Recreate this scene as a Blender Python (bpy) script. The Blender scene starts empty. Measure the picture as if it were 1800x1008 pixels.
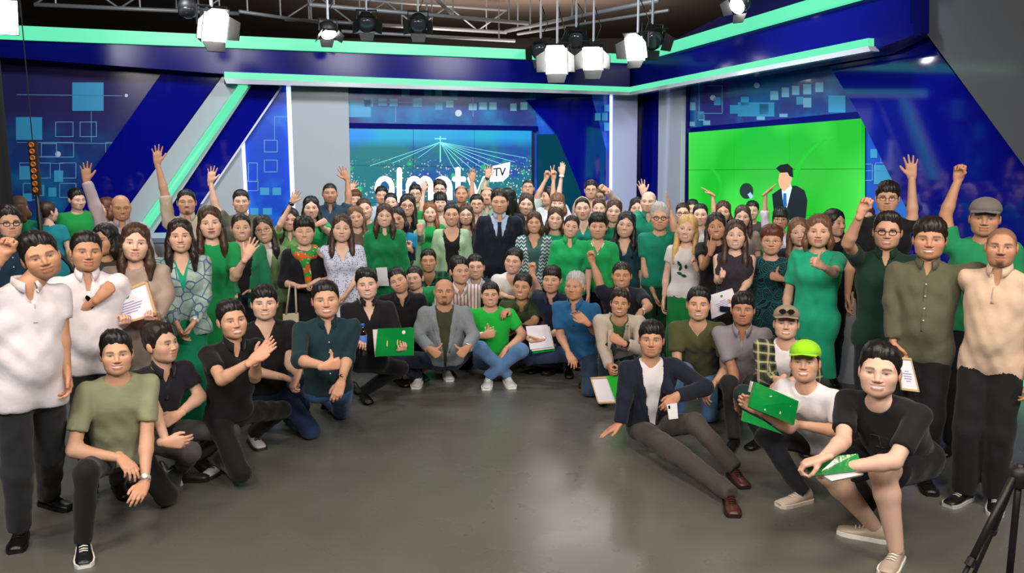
import bpy, math, random
import numpy as np

# ------------------------------------------------------------------ camera, world, lights, exposure
FOC = 1567.0; PITCH = math.radians(9.56); CAMH = 2.33
scn = bpy.context.scene
COL = scn.collection
cam_d = bpy.data.cameras.new('camera'); cam = bpy.data.objects.new('camera', cam_d); COL.objects.link(cam)
cam_d.sensor_width = 36.0; cam_d.lens = FOC/1800*36.0; cam_d.clip_end = 100
cam.location = (0, 0, CAMH); cam.rotation_euler = (math.pi/2-PITCH, 0, 0)
scn.camera = cam
world = bpy.data.worlds.new('studio'); scn.world = world; world.use_nodes = True
world.node_tree.nodes['Background'].inputs[0].default_value = (0.55, 0.62, 0.75, 1)
world.node_tree.nodes['Background'].inputs[1].default_value = 0.10
scn.view_settings.view_transform = 'Standard'; scn.view_settings.look = 'None'
scn.view_settings.exposure = -0.10; scn.view_settings.gamma = 1.0; scn.view_settings.use_curve_mapping = False
def area_lamp(name, loc, target, sx, sy, power, col):
    l = bpy.data.lights.new(name, 'AREA'); l.shape = 'RECTANGLE'; l.size = sx; l.size_y = sy; l.energy = power; l.color = col
    o = bpy.data.objects.new(name, l); COL.objects.link(o); o.location = loc
    d = np.array(target, float)-np.array(loc, float); d /= np.linalg.norm(d)
    import mathutils
    o.rotation_euler = mathutils.Vector(d).to_track_quat('-Z', 'Y').to_euler()
    return o
# rows of studio soft lights hanging from the grid above and behind the camera, and over the set
WARM = (1.0, 0.80, 0.60); NEUT = (1.0, 0.96, 0.92)
for x, y, tx, ty, p in ((-4.6, 1.2, -2.6, 8, 125), (-1.6, 0.6, -0.6, 8.5, 142), (1.6, 0.6, 0.6, 8.5, 142), (4.6, 1.2, 2.6, 8, 125)):
    area_lamp('soft_light', (x, y, 4.5), (tx, ty, 1.2), 1.1, 0.75, p, NEUT)
for x, y, p in ((-3.0, 3.4, 75), (0.2, 3.2, 85), (3.2, 3.4, 75)):
    area_lamp('grid_light', (x, y, 4.6), (x*0.9, y+0.9, 0), 0.9, 0.7, p, WARM)
for x, y, tx, p in ((-3.8, 8.8, -3.9, 120), (-0.6, 9.6, -0.5, 125), (2.0, 9.4, 2.2, 110)):
    area_lamp('set_light', (x, y, 4.5), (tx, y+2.6, 1.7), 0.8, 0.5, p, (0.92, 0.96, 1.0))

area_lamp('ceiling_fill', (0, 17.5, 3.6), (0, 18.5, 6), 4.0, 1.0, 95, (1.0, 0.88, 0.75))  # unseen uplight added behind the set to brighten the dark ceiling
area_lamp('ceiling_fill', (-2, 8.0, 4.3), (-2, 8.0, 6), 2.0, 1.0, 24, (1.0, 0.88, 0.75))  # second added uplight, lifts the ceiling above the crowd

# ------------------------------------------------------------------ helpers
V = lambda *a: np.array(a, float)
CAMP = V(0, 0, CAMH)
CF = V(0, math.cos(PITCH), -math.sin(PITCH)); CU = V(0, math.sin(PITCH), math.cos(PITCH)); CR = V(1, 0, 0)
def nrm(v): return v/max(np.linalg.norm(v), 1e-9)
def ray(px, py): return CF+CR*((px-900)/FOC)+CU*((504-py)/FOC)
def at(px, py, dep): return CAMP+ray(px, py)*dep
def floor_at(px, py, z=0.0):
    r = ray(px, py); return CAMP+r*((z-CAMH)/r[2])
def on_plane(px, py, q, n):
    r = ray(px, py); return CAMP+r*(np.dot(q-CAMP, n)/np.dot(r, n))
def lin(h):
    if not isinstance(h, str): return tuple(h)
    h = h.lstrip('#'); c = [int(h[i:i+2], 16)/255 for i in (0, 2, 4)]
    return tuple(x/12.92 if x <= 0.04045 else ((x+0.055)/1.055)**2.4 for x in c)
def mesh_np(name, v, f, smooth=True):
    """v (n,3); f (m,4) array or a list of polygons"""
    me = bpy.data.meshes.new(name)
    v = np.asarray(v, np.float32)
    if isinstance(f, np.ndarray):
        m = len(f); k = f.shape[1]
        me.vertices.add(len(v)); me.vertices.foreach_set('co', v.ravel())
        me.loops.add(m*k); me.loops.foreach_set('vertex_index', f.astype(np.int32).ravel())
        me.polygons.add(m); me.polygons.foreach_set('loop_start', np.arange(0, m*k, k, dtype=np.int32))
        me.polygons.foreach_set('use_smooth', np.full(m, smooth))
        me.update(calc_edges=True); me.validate()
    else:
        me.from_pydata([tuple(p) for p in v], [], [list(map(int, p)) for p in f]); me.update()
        if smooth: me.polygons.foreach_set('use_smooth', np.full(len(me.polygons), True))
    return me
def obj(name, me, mat=None, parent=None, label=None, cat=None, group=None, kind=None, loc=None):
    o = bpy.data.objects.new(name, me); COL.objects.link(o)
    if mat is not None and me is not None:
        for m in (mat if isinstance(mat, (list, tuple)) else [mat]):
            if len(me.materials) < (len(mat) if isinstance(mat, (list, tuple)) else 1): me.materials.append(m)
    if parent is not None: o.parent = parent
    if loc is not None: o.location = tuple(loc)
    if label: o['label'] = label
    if cat: o['category'] = cat
    if group: o['group'] = group
    if kind: o['kind'] = kind
    return o
def link_mat(o, mat):
    """material on the object, so that copies may share one mesh"""
    if len(o.data.materials) == 0: o.data.materials.append(None)
    o.material_slots[0].link = 'OBJECT'; o.material_slots[0].material = mat
class Acc:
    """collects small shapes into one mesh"""
    def __init__(s): s.v = []; s.f = []; s.n = 0
    def add(s, v, f):
        v = np.asarray(v, float); s.v.append(v)
        for p in f: s.f.append([int(i)+s.n for i in p])
        s.n += len(v); return s
    def box(s, c, half, ax=None):
        c = np.asarray(c, float)
        ax = np.eye(3) if ax is None else np.asarray(ax)
        v = [c+ax[0]*half[0]*a+ax[1]*half[1]*b+ax[2]*half[2]*d for a in (-1, 1) for b in (-1, 1) for d in (-1, 1)]
        return s.add(v, [(0, 1, 3, 2), (4, 6, 7, 5), (0, 4, 5, 1), (2, 3, 7, 6), (0, 2, 6, 4), (1, 5, 7, 3)])
    def tube(s, pts, r, n=8, cap=True):
        pts = [np.asarray(p, float) for p in pts]; m = len(pts)
        rr = r if hasattr(r, '__len__') else [r]*m
        v = []; up = None
        for i in range(m):
            t = nrm(pts[min(i+1, m-1)]-pts[max(i-1, 0)])
            a = V(0, 0, 1) if abs(t[2]) < 0.9 else V(1, 0, 0)
            if up is None: up = nrm(np.cross(t, a))
            up = nrm(up-t*np.dot(up, t)); w = np.cross(t, up)
            for j in range(n):
                an = 2*math.pi*j/n; v.append(pts[i]+(up*math.cos(an)+w*math.sin(an))*rr[i])
        f = [(i*n+j, i*n+(j+1) % n, (i+1)*n+(j+1) % n, (i+1)*n+j) for i in range(m-1) for j in range(n)]
        if cap: f += [tuple(range(n))[::-1], tuple((m-1)*n+j for j in range(n))]
        return s.add(v, f)
    def ext(s, poly, d):
        """polygon (list of points) extruded by vector d"""
        n = len(poly); v = [np.asarray(p, float) for p in poly]; v = v+[p+d for p in v]
        return s.add(v, [tuple(range(n))[::-1], tuple(range(n, 2*n))]+[(i, (i+1) % n, n+(i+1) % n, n+i) for i in range(n)])
    def lathe(s, c, ax, prof, n=16):
        """prof: (radius, height) pairs"""
        ax = nrm(np.asarray(ax, float)); a = nrm(np.cross(ax, V(0, 0, 1) if abs(ax[2]) < 0.9 else V(1, 0, 0))); b = np.cross(ax, a)
        v = [c+ax*h+(a*math.cos(2*math.pi*j/n)+b*math.sin(2*math.pi*j/n))*r for r, h in prof for j in range(n)]
        m = len(prof)
        f = [(i*n+j, i*n+(j+1) % n, (i+1)*n+(j+1) % n, (i+1)*n+j) for i in range(m-1) for j in range(n)]
        f += [tuple(range(n))[::-1], tuple((m-1)*n+j for j in range(n))]
        return s.add(v, f)
    def mesh(s, name, smooth=False):
        me = bpy.data.meshes.new(name); v = np.concatenate(s.v)
        me.from_pydata(v.tolist(), [], s.f); me.update()
        if smooth: me.polygons.foreach_set('use_smooth', np.full(len(me.polygons), True))
        return me

# ------------------------------------------------------------------ materials
_mats = {}
def nodes(m): return m.node_tree.nodes, m.node_tree.links
def mat(name, col, rough=0.6, metal=0.0, spec=0.5, coat=0.0, emit=None, estr=0.0, alpha=None, trans=0.0, bump=None):
    if name in _mats: return _mats[name]
    m = bpy.data.materials.new(name); m.use_nodes = True; b = m.node_tree.nodes['Principled BSDF']
    c = lin(col); b.inputs['Base Color'].default_value = (*c, 1); b.inputs['Roughness'].default_value = rough
    b.inputs['Metallic'].default_value = metal; b.inputs['Specular IOR Level'].default_value = spec
    b.inputs['Coat Weight'].default_value = coat; b.inputs['Coat Roughness'].default_value = 0.06
    if trans: b.inputs['Transmission Weight'].default_value = trans
    if emit is not None:
        b.inputs['Emission Color'].default_value = (*lin(emit), 1); b.inputs['Emission Strength'].default_value = estr
    if bump:
        N, L = nodes(m); t = N.new('ShaderNodeTexNoise'); t.inputs['Scale'].default_value = bump[0]; t.inputs['Detail'].default_value = 3
        tc = N.new('ShaderNodeTexCoord'); L.new(tc.outputs['Object'], t.inputs['Vector'])
        bp = N.new('ShaderNodeBump'); bp.inputs['Strength'].default_value = bump[1]; bp.inputs['Distance'].default_value = 0.01
        L.new(t.outputs['Fac'], bp.inputs['Height']); L.new(bp.outputs['Normal'], b.inputs['Normal'])
    _mats[name] = m; return m
def pmix(N, L, fac, a, b):
    x = N.new('ShaderNodeMix'); x.data_type = 'RGBA'
    if hasattr(fac, 'links'): L.new(fac, x.inputs[0])
    else: x.inputs[0].default_value = fac
    for s, i in ((a, 6), (b, 7)):
        if hasattr(s, 'links'): L.new(s, x.inputs[i])
        else: x.inputs[i].default_value = (*lin(s), 1)
    return x.outputs[2]
def pmath(N, L, op, a, b=None, c=None):
    x = N.new('ShaderNodeMath'); x.operation = op
    for s, i in ((a, 0), (b, 1), (c, 2)):
        if s is None: continue
        if hasattr(s, 'links'): L.new(s, x.inputs[i])
        else: x.inputs[i].default_value = s
    return x.outputs[0]
def cloth(col, pat=None, col2=None, rough=0.82):
    """woven fabric; pat: None, dots, stripes, plaid, floral, maze, lace, denim, zigzag"""
    key = 'cloth_%s_%s_%s' % (col, pat, col2)
    if key in _mats: return _mats[key]
    m = mat(key, col, rough, spec=0.25); N, L = nodes(m); b = N['Principled BSDF']
    b.inputs['Sheen Weight'].default_value = 0.12; b.inputs['Sheen Roughness'].default_value = 0.5
    tc = N.new('ShaderNodeTexCoord'); sx = N.new('ShaderNodeSeparateXYZ'); L.new(tc.outputs['Object'], sx.inputs[0])
    base = None
    def noise(scale, det=2, vec=None):
        t = N.new('ShaderNodeTexNoise'); t.inputs['Scale'].default_value = scale; t.inputs['Detail'].default_value = det
        L.new(vec or tc.outputs['Object'], t.inputs['Vector']); return t.outputs['Fac']
    def ramp(f, lo, hi):
        x = N.new('ShaderNodeMapRange'); L.new(f, x.inputs[0]); x.inputs[1].default_value = lo; x.inputs[2].default_value = hi; return x.outputs[0]
    if pat == 'dots':
        vo = N.new('ShaderNodeTexVoronoi'); vo.inputs['Scale'].default_value = 62; vo.inputs['Randomness'].default_value = 0.5; L.new(tc.outputs['Object'], vo.inputs['Vector'])
        base = pmix(N, L, ramp(vo.outputs['Distance'], 0.34, 0.26), col, col2)
    elif pat == 'stripes':
        base = pmix(N, L, ramp(pmath(N, L, 'SINE', pmath(N, L, 'MULTIPLY', sx.outputs[0], 190.0)), 0.35, 0.5), col, col2)
    elif pat == 'plaid':
        s1 = pmath(N, L, 'SINE', pmath(N, L, 'MULTIPLY', sx.outputs[0], 95.0)); s2 = pmath(N, L, 'SINE', pmath(N, L, 'MULTIPLY', sx.outputs[2], 95.0))
        w = pmath(N, L, 'ADD', ramp(s1, 0.72, 0.86), ramp(s2, 0.72, 0.86))
        d = pmath(N, L, 'ADD', ramp(s1, -0.3, -0.5), ramp(s2, -0.3, -0.5))
        base = pmix(N, L, pmath(N, L, 'MULTIPLY', d, 0.45), col, '#0a0d0a'); base = pmix(N, L, pmath(N, L, 'MULTIPLY', w, 0.7), base, col2)
    elif pat == 'floral':
        n1 = noise(16, 3); base = pmix(N, L, ramp(n1, 0.5, 0.6), col, col2)
        vo = N.new('ShaderNodeTexVoronoi'); vo.feature = 'DISTANCE_TO_EDGE'; vo.inputs['Scale'].default_value = 11; L.new(tc.outputs['Object'], vo.inputs['Vector'])
        base = pmix(N, L, ramp(vo.outputs[0], 0.06, 0.02), base, '#3f5f86')
    elif pat == 'maze':
        vo = N.new('ShaderNodeTexVoronoi'); vo.feature = 'DISTANCE_TO_EDGE'; vo.distance = 'CHEBYCHEV' if False else vo.distance; vo.inputs['Scale'].default_value = 13; L.new(tc.outputs['Object'], vo.inputs['Vector'])
        s = pmath(N, L, 'SINE', pmath(N, L, 'MULTIPLY', vo.outputs[0], 46.0))
        base = pmix(N, L, ramp(s, 0.55, 0.75), col, col2)
    elif pat in ('lace', 'zigzag'):
        zz = pmath(N, L, 'PINGPONG', sx.outputs[0], 0.022); s = pmath(N, L, 'SINE', pmath(N, L, 'MULTIPLY', pmath(N, L, 'ADD', sx.outputs[2], zz), 170.0))
        base = pmix(N, L, ramp(s, -0.1, 0.1), col, col2)
    elif pat == 'denim':
        base = pmix(N, L, ramp(noise(5, 4), 0.35, 0.7), col, col2 or col)
    elif pat == 'heather':
        base = pmix(N, L, ramp(noise(220, 2), 0.35, 0.65), col, col2 or col)
    elif pat == 'scarf':
        s = pmath(N, L, 'SINE', pmath(N, L, 'ADD', pmath(N, L, 'MULTIPLY', sx.outputs[2], 60.0), pmath(N, L, 'MULTIPLY', noise(9, 2), 9.0)))
        base = pmix(N, L, ramp(s, -0.2, 0.0), col, col2); base = pmix(N, L, ramp(noise(40, 1), 0.62, 0.7), base, '#d8cfa0')
    if base is None:
        base = pmix(N, L, ramp(noise(7, 3), 0.3, 0.75), tuple(x*0.9 for x in lin(col)), tuple(min(1, x*1.06) for x in lin(col)))
    L.new(base, b.inputs['Base Color'])
    n1 = noise(14, 3); n2 = noise(420, 1)
    bp = N.new('ShaderNodeBump'); bp.inputs['Strength'].default_value = 0.38; bp.inputs['Distance'].default_value = 0.012; L.new(n1, bp.inputs['Height'])
    b2 = N.new('ShaderNodeBump'); b2.inputs['Strength'].default_value = 0.12; b2.inputs['Distance'].default_value = 0.002; L.new(n2, b2.inputs['Height'])
    L.new(bp.outputs['Normal'], b2.inputs['Normal']); L.new(b2.outputs['Normal'], b.inputs['Normal'])
    return m
def skin_mat():
    if 'skin' in _mats: return _mats['skin']
    m = mat('skin', (0.6, 0.4, 0.3), 0.5, spec=0.35); N, L = nodes(m); b = N['Principled BSDF']
    a = N.new('ShaderNodeAttribute'); a.attribute_name = 'tone'; L.new(a.outputs['Color'], b.inputs['Base Color'])
    b.inputs['Subsurface Weight'].default_value = 0.08; b.inputs['Subsurface Radius'].default_value = (0.012, 0.005, 0.003); b.inputs['Subsurface Scale'].default_value = 0.6
    t = N.new('ShaderNodeTexNoise'); t.inputs['Scale'].default_value = 160; bp = N.new('ShaderNodeBump'); bp.inputs['Strength'].default_value = 0.06; bp.inputs['Distance'].default_value = 0.003
    L.new(t.outputs['Fac'], bp.inputs['Height']); L.new(bp.outputs['Normal'], b.inputs['Normal'])
    return m
def hair_mat(col):
    key = 'hair_%s' % (col,)
    if key in _mats: return _mats[key]
    m = mat(key, col, 0.42, spec=0.45); N, L = nodes(m); b = N['Principled BSDF']
    tc = N.new('ShaderNodeTexCoord'); mp = N.new('ShaderNodeMapping'); mp.inputs['Scale'].default_value = (1, 1, 0.12); L.new(tc.outputs['Object'], mp.inputs[0])
    t = N.new('ShaderNodeTexNoise'); t.inputs['Scale'].default_value = 130; t.inputs['Detail'].default_value = 3; L.new(mp.outputs[0], t.inputs['Vector'])
    c = lin(col); L.new(pmix(N, L, t.outputs['Fac'], tuple(x*0.45 for x in c), tuple(min(1, x*1.7) for x in c)), b.inputs['Base Color'])
    bp = N.new('ShaderNodeBump'); bp.inputs['Strength'].default_value = 0.5; bp.inputs['Distance'].default_value = 0.006
    L.new(t.outputs['Fac'], bp.inputs['Height']); L.new(bp.outputs['Normal'], b.inputs['Normal'])
    return m
# ------------------------------------------------------------------ smooth solids: blended tapered limbs turned into one surface
def rotv(v, axis, deg):
    a = math.radians(deg); axis = nrm(axis)
    return v*math.cos(a)+np.cross(axis, v)*math.sin(a)+axis*np.dot(axis, v)*(1-math.cos(a))
def prim(a, b, ra, rb=None, k=0.03, fd=None, fl=1.0, clips=()):
    return (np.asarray(a, float), np.asarray(b, float), ra, ra if rb is None else rb, k, fd, fl, clips)
def field(prims, h):
    lo = np.min([np.minimum(p[0]-p[2], p[1]-p[3]) for p in prims], axis=0)-4*h
    hi = np.max([np.maximum(p[0]+p[2], p[1]+p[3]) for p in prims], axis=0)+4*h
    n = np.ceil((hi-lo)/h).astype(int)+1
    ax = [lo[i]+h*np.arange(n[i]) for i in range(3)]
    F = np.full(n, 0.3, np.float32)
    for a, b, ra, rb, k, fd, fl, clips in prims:
        pad = max(k, 0.0)+2*h
        bl = np.minimum(a-ra, b-rb)-pad; bh = np.maximum(a+ra, b+rb)+pad
        s = [slice(max(0, int((bl[i]-lo[i])/h)), min(n[i], int((bh[i]-lo[i])/h)+2)) for i in range(3)]
        X = (ax[0][s[0]]-a[0]).astype(np.float32)[:, None, None]; Y = (ax[1][s[1]]-a[1]).astype(np.float32)[None, :, None]; Z = (ax[2][s[2]]-a[2]).astype(np.float32)[None, None, :]
        ba = b-a; m = 1.0
        cl = [((X+a[0]-q[0])*nn[0]+(Y+a[1]-q[1])*nn[1]+(Z+a[2]-q[2])*nn[2]) for q, nn in clips]
        if fd is not None:
            e = 1/fl-1; d = (X*fd[0]+Y*fd[1]+Z*fd[2])*e
            X = X+d*fd[0]; Y = Y+d*fd[1]; Z = Z+d*fd[2]; ba = ba+fd*np.dot(ba, fd)*e; m = 0.5+0.5*fl
        L2 = float(np.dot(ba, ba))
        if L2 < 1e-10: t = 0.0
        else: t = np.clip((X*ba[0]+Y*ba[1]+Z*ba[2])/L2, 0, 1)
        d = np.sqrt((X-ba[0]*t)**2+(Y-ba[1]*t)**2+(Z-ba[2]*t)**2)-(ra+(rb-ra)*t)
        d = d*m
        for c in cl: d = np.maximum(d, c)
        f = F[s[0], s[1], s[2]]
        if k > 0:
            w = np.clip(0.5+0.5*(f-d)/k, 0, 1); F[s[0], s[1], s[2]] = f*(1-w)+d*w-k*w*(1-w)
        else: F[s[0], s[1], s[2]] = np.minimum(f, d)
    return F, lo, ax
def surfnet(F, lo, h):
    F = F.copy()
    F[0], F[-1], F[:, 0], F[:, -1], F[:, :, 0], F[:, :, -1] = 1, 1, 1, 1, 1, 1
    S = F < 0; n = F.shape; tot = n[0]*n[1]*n[2]; st = (n[1]*n[2], n[2], 1)
    acc = np.zeros((3, tot)); cnt = np.zeros(tot); quads = []
    for ax in range(3):
        a = [slice(None)]*3; b = [slice(None)]*3; a[ax] = slice(None, -1); b[ax] = slice(1, None)
        S0 = S[tuple(a)]; I = np.nonzero(S0 != S[tuple(b)])
        if len(I[0]) == 0: continue
        f0 = F[tuple(a)][I]; f1 = F[tuple(b)][I]; t = f0/(f0-f1)
        P = [x.astype(float) for x in I]; P[ax] = P[ax]+t
        base = I[0]*st[0]+I[1]*st[1]+I[2]*st[2]; o1, o2 = (ax+1) % 3, (ax+2) % 3
        c = [base-st[o1]-st[o2], base-st[o2], base, base-st[o1]]
        for q in c:
            cnt += np.bincount(q, minlength=tot)
            for i in range(3): acc[i] += np.bincount(q, weights=P[i], minlength=tot)
        Q = np.stack(c, 1); fl = ~S0[I]; Q[fl] = Q[fl][:, ::-1]; quads.append(Q)
    Q = np.concatenate(quads); used = np.nonzero(cnt)[0]; rm = np.full(tot, -1, np.int64); rm[used] = np.arange(len(used))
    v = (acc[:, used]/cnt[used]).T*h+lo
    return v, rm[Q]
def vnormals(v, f):
    n = np.cross(v[f[:, 2]]-v[f[:, 0]], v[f[:, 3]]-v[f[:, 1]]); N = np.zeros_like(v)
    for i in range(4):
        for c in range(3): N[:, c] += np.bincount(f[:, i], weights=n[:, c], minlength=len(v))
    return N/np.maximum(np.linalg.norm(N, axis=1), 1e-9)[:, None]
def wrinkle(v, f, amp, seed, scale=1.0):
    r = np.random.RandomState(seed); d = np.zeros(len(v))
    for i in range(4):
        k = r.normal(size=3); k = k/np.linalg.norm(k)*r.uniform(22, 46)*scale; k2 = r.normal(size=3)*r.uniform(6, 14)
        d += np.sin(v@k+1.7*np.sin(v@k2+r.uniform(0, 6))+r.uniform(0, 6))
    return v+vnormals(v, f)*(d*amp/2)[:, None]
def folds(v, f, amp, seed, Rv, Uv):
    """long diagonal drape folds that fade in and out"""
    r = np.random.RandomState(seed+11); d = np.zeros(len(v))
    for i in range(4):
        th = math.radians(r.uniform(15, 50)*(1 if i % 2 else -1)); k = (Rv*math.cos(th)+Uv*math.sin(th))*r.uniform(48, 82); lo_ = r.normal(size=3)*7; w = r.normal(size=3)*9
        mk = np.clip(0.15+np.sin(v@lo_+r.uniform(0, 6)), 0, 1); s_ = np.sin(v@k+0.9*np.sin(v@w+r.uniform(0, 6))+r.uniform(0, 6)); d += mk*(np.abs(s_)**0.7*np.sign(s_))
    return v+vnormals(v, f)*(d*amp)[:, None]
def sample(F, lo, h, P):
    """field value at points"""
    g = (P-lo)/h; n = np.array(F.shape); g = np.clip(g, 0, n-1.001); i = g.astype(int); w = g-i; out = 0
    for a in (0, 1):
        for b in (0, 1):
            for c in (0, 1):
                out = out+F[i[:, 0]+a, i[:, 1]+b, i[:, 2]+c]*(w[:, 0] if a else 1-w[:, 0])*(w[:, 1] if b else 1-w[:, 1])*(w[:, 2] if c else 1-w[:, 2])
    return out

# ------------------------------------------------------------------ hands (right hand: x thumb side, y fingers, z out of the palm)
def hand_proto(pose, h):
    P = []
    kn = [(0.029, 0.090), (0.010, 0.095), (-0.010, 0.090), (-0.028, 0.080)]; ln = [0.070, 0.079, 0.073, 0.057]
    curl = {'open': (4, 8, 6), 'relax': (28, 34, 20), 'fist': (82, 98, 62), 'thumb': (82, 98, 62), 'flat': (2, 4, 4), 'grip': (38, 62, 40), 'victory': (0, 0, 0), 'clasp': (48, 50, 30), 'point': (82, 98, 62)}[pose]
    spread = {'open': (16, 4, -7, -20)}.get(pose, (3, 1, -1, -3))
    for i, ((x, y), l) in enumerate(zip(kn, ln)):
        P.append(prim((x*0.62, 0.004, 0), (x, y, 0.0), 0.0135, 0.0115, 0.012))
        c = curl; sp = spread[i]
        if pose == 'victory': c = (3, 3, 3) if i < 2 else (82, 98, 62); sp = (13, -9, 0, 0)[i]
        if pose == 'point' and i == 0: c = (5, 8, 5)
        if pose == 'relax': c = tuple(q*(0.75+0.16*i) for q in c)
        d = V(math.sin(math.radians(sp)), math.cos(math.radians(sp)), 0); p = V(x, y, 0); a = 0; r = 0.0092 if i < 3 else 0.008
        for s, fr in enumerate((0.45, 0.31, 0.24)):
            a += math.radians(c[s]); dd = d*math.cos(a)+V(0, 0, 1)*math.sin(a); q = p+dd*l*fr
            P.append(prim(p, q, r, r*0.92, 0.003)); p = q; r *= 0.92
    th = {'open': [(0.018, 0.022, 0.004), (0.046, 0.048, 0.008), (0.064, 0.072, 0.008), (0.076, 0.092, 0.008)],
          'thumb': [(0.018, 0.028, 0.008), (0.044, 0.050, 0.014), (0.072, 0.056, 0.014), (0.098, 0.052, 0.010)],
          'fist': [(0.016, 0.028, 0.012), (0.034, 0.052, 0.030), (0.024, 0.074, 0.042), (0.004, 0.082, 0.046)],
          'victory': [(0.016, 0.028, 0.012), (0.034, 0.052, 0.026), (0.018, 0.070, 0.036), (-0.004, 0.076, 0.040)],
          'grip': [(0.016, 0.024, 0.010), (0.040, 0.046, 0.028), (0.044, 0.070, 0.046), (0.036, 0.090, 0.056)]}.get(
        pose, [(0.018, 0.022, 0.006), (0.042, 0.048, 0.014), (0.050, 0.074, 0.022), (0.050, 0.096, 0.026)])
    for i in range(3): P.append(prim(th[i], th[i+1], (0.0165, 0.0118, 0.0102)[i], (0.0122, 0.0105, 0.0088)[i], 0.008 if i == 0 else 0.003))
    P.append(prim((0, -0.03, 0), (0, 0.02, 0), 0.026, 0.024, 0.015, V(0, 0, 1), 0.72))
    P.append(prim((0.0, 0.03, 0.004), (0.0, 0.07, 0.003), 0.030, 0.030, 0.015, V(0, 0, 1), 0.45))
    F, lo, _ = field(P, h); return surfnet(F, lo, h)
_hands = {}
def hand(pose, W, fdir, n, right, h, scale):
    if (pose, h) not in _hands: _hands[(pose, h)] = hand_proto(pose, h)
    v, f = _hands[(pose, h)]; y = nrm(fdir); z = n-y*np.dot(n, y)
    if np.linalg.norm(z) < 0.05: z = np.cross(y, V(0.3, 0.2, 0.9))
    z = nrm(z); x = np.cross(y, z)
    v = v*scale
    if not right: x = -x; f = f[:, ::-1]
    return W+v[:, :1]*x+v[:, 1:2]*y+v[:, 2:]*z, f

# ------------------------------------------------------------------ heads (local: x person's right, y forward, z up)
def sdf_head(p, w, fem, jaw, smile, age):
    x, y, z = np.abs(p[:, 0])/w, p[:, 1], p[:, 2]
    def ell(c, r):
        q = np.sqrt(((x-c[0])/r[0])**2+((y-c[1])/r[1])**2+((z-c[2])/r[2])**2); return (q-1)*min(r)
    def rc(a, b, ra, rb):
        a = np.array(a); b = np.array(b); ba = b-a; P = np.stack([x-a[0], y-a[1], z-a[2]], 1); t = np.clip(P@ba/np.dot(ba, ba), 0, 1)
        return np.linalg.norm(P-t[:, None]*ba, axis=1)-(ra+(rb-ra)*t)
    def smin(a, b, k):
        h = np.clip(0.5+0.5*(a-b)/k, 0, 1); return a*(1-h)+b*h-k*h*(1-h)
    def ssub(a, b, k): return -smin(-a, b, k)
    d = ell((0, -0.012, 0.034), (0.0745, 0.094, 0.084))
    d = smin(d, ell((0, 0.020, -0.026), (0.066, 0.068, 0.080)), 0.03)
    jw = jaw*(0.90 if fem else 1.0)
    d = smin(d, ell((0.027*jw, 0.022, -0.064), (0.033*jw, 0.044, 0.032)), 0.03)
    d = smin(d, ell((0, 0.060, -0.087), (0.021*jw, 0.020, 0.018)), 0.03)
    d = smin(d, ell((0.044, 0.052, -0.016-0.004*(1-smile)), (0.024, 0.028, 0.025)), 0.03)
    d = smin(d, rc((0.008, 0.078, 0.022), (0.044, 0.066, 0.026), 0.012, 0.012), 0.02)
    d = ssub(d, ell((0.0315, 0.102, 0.007), (0.019, 0.018, 0.012)), 0.014)
    d = smin(d, ell((0.0315, 0.071, 0.005), (0.0145, 0.0155, 0.0105)), 0.004)
    d = smin(d, rc((0, 0.082, 0.014), (0, 0.102, -0.024), 0.0062, 0.0102), 0.013)
    d = smin(d, ell((0.0125, 0.094, -0.029), (0.0075, 0.009, 0.0070)), 0.007)
    mz = -0.057+smile*0.006*(x/0.026)**2
    d = smin(d, np.sqrt((np.maximum(x-0.018, 0))**2+(y-0.0835+0.10*np.minimum(x, 0.03)*x*14*0.3)**2+(z-mz-0.006)**2)-0.0075, 0.008)
    d = smin(d, np.sqrt((np.maximum(x-0.014, 0))**2+(y-0.0835+0.10*np.minimum(x, 0.03)*x*14*0.3)**2+(z-mz+0.009)**2)-0.0085, 0.008)
    d = ssub(d, np.sqrt((np.maximum(x-0.022-0.004*smile, 0))**2+(y-0.095+x*x*12)**2+((z-mz)*1.0)**2)-0.0038, 0.003)
    return d
def head_grid(nu, nv):
    s = np.linspace(-1, 1, nu+1)[:-1]+1.0/nu; lon = math.pi*(0.34*s+0.66*s**3)
    t = np.linspace(-1, 1, nv); g = 0.42*t+0.58*t**3; lat = np.radians(np.where(g < 0, -10+80*g, -10+99*g))
    lo, la = np.meshgrid(lon, lat)
    d = np.stack([np.sin(lo)*np.cos(la), np.cos(lo)*np.cos(la), np.sin(la)], -1).reshape(-1, 3)
    idx = np.arange(nu*nv).reshape(nv, nu)
    a = idx[:-1]; b = np.roll(idx, -1, 1)[:-1]; c = np.roll(idx, -1, 1)[1:]; e = idx[1:]
    return d, np.stack([a, e, c, b], -1).reshape(-1, 4)
HC0 = V(0, 0.004, -0.012)
def smooth01(x): x = np.clip(x, 0, 1); return x*x*(3-2*x)
_grids = {}
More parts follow.
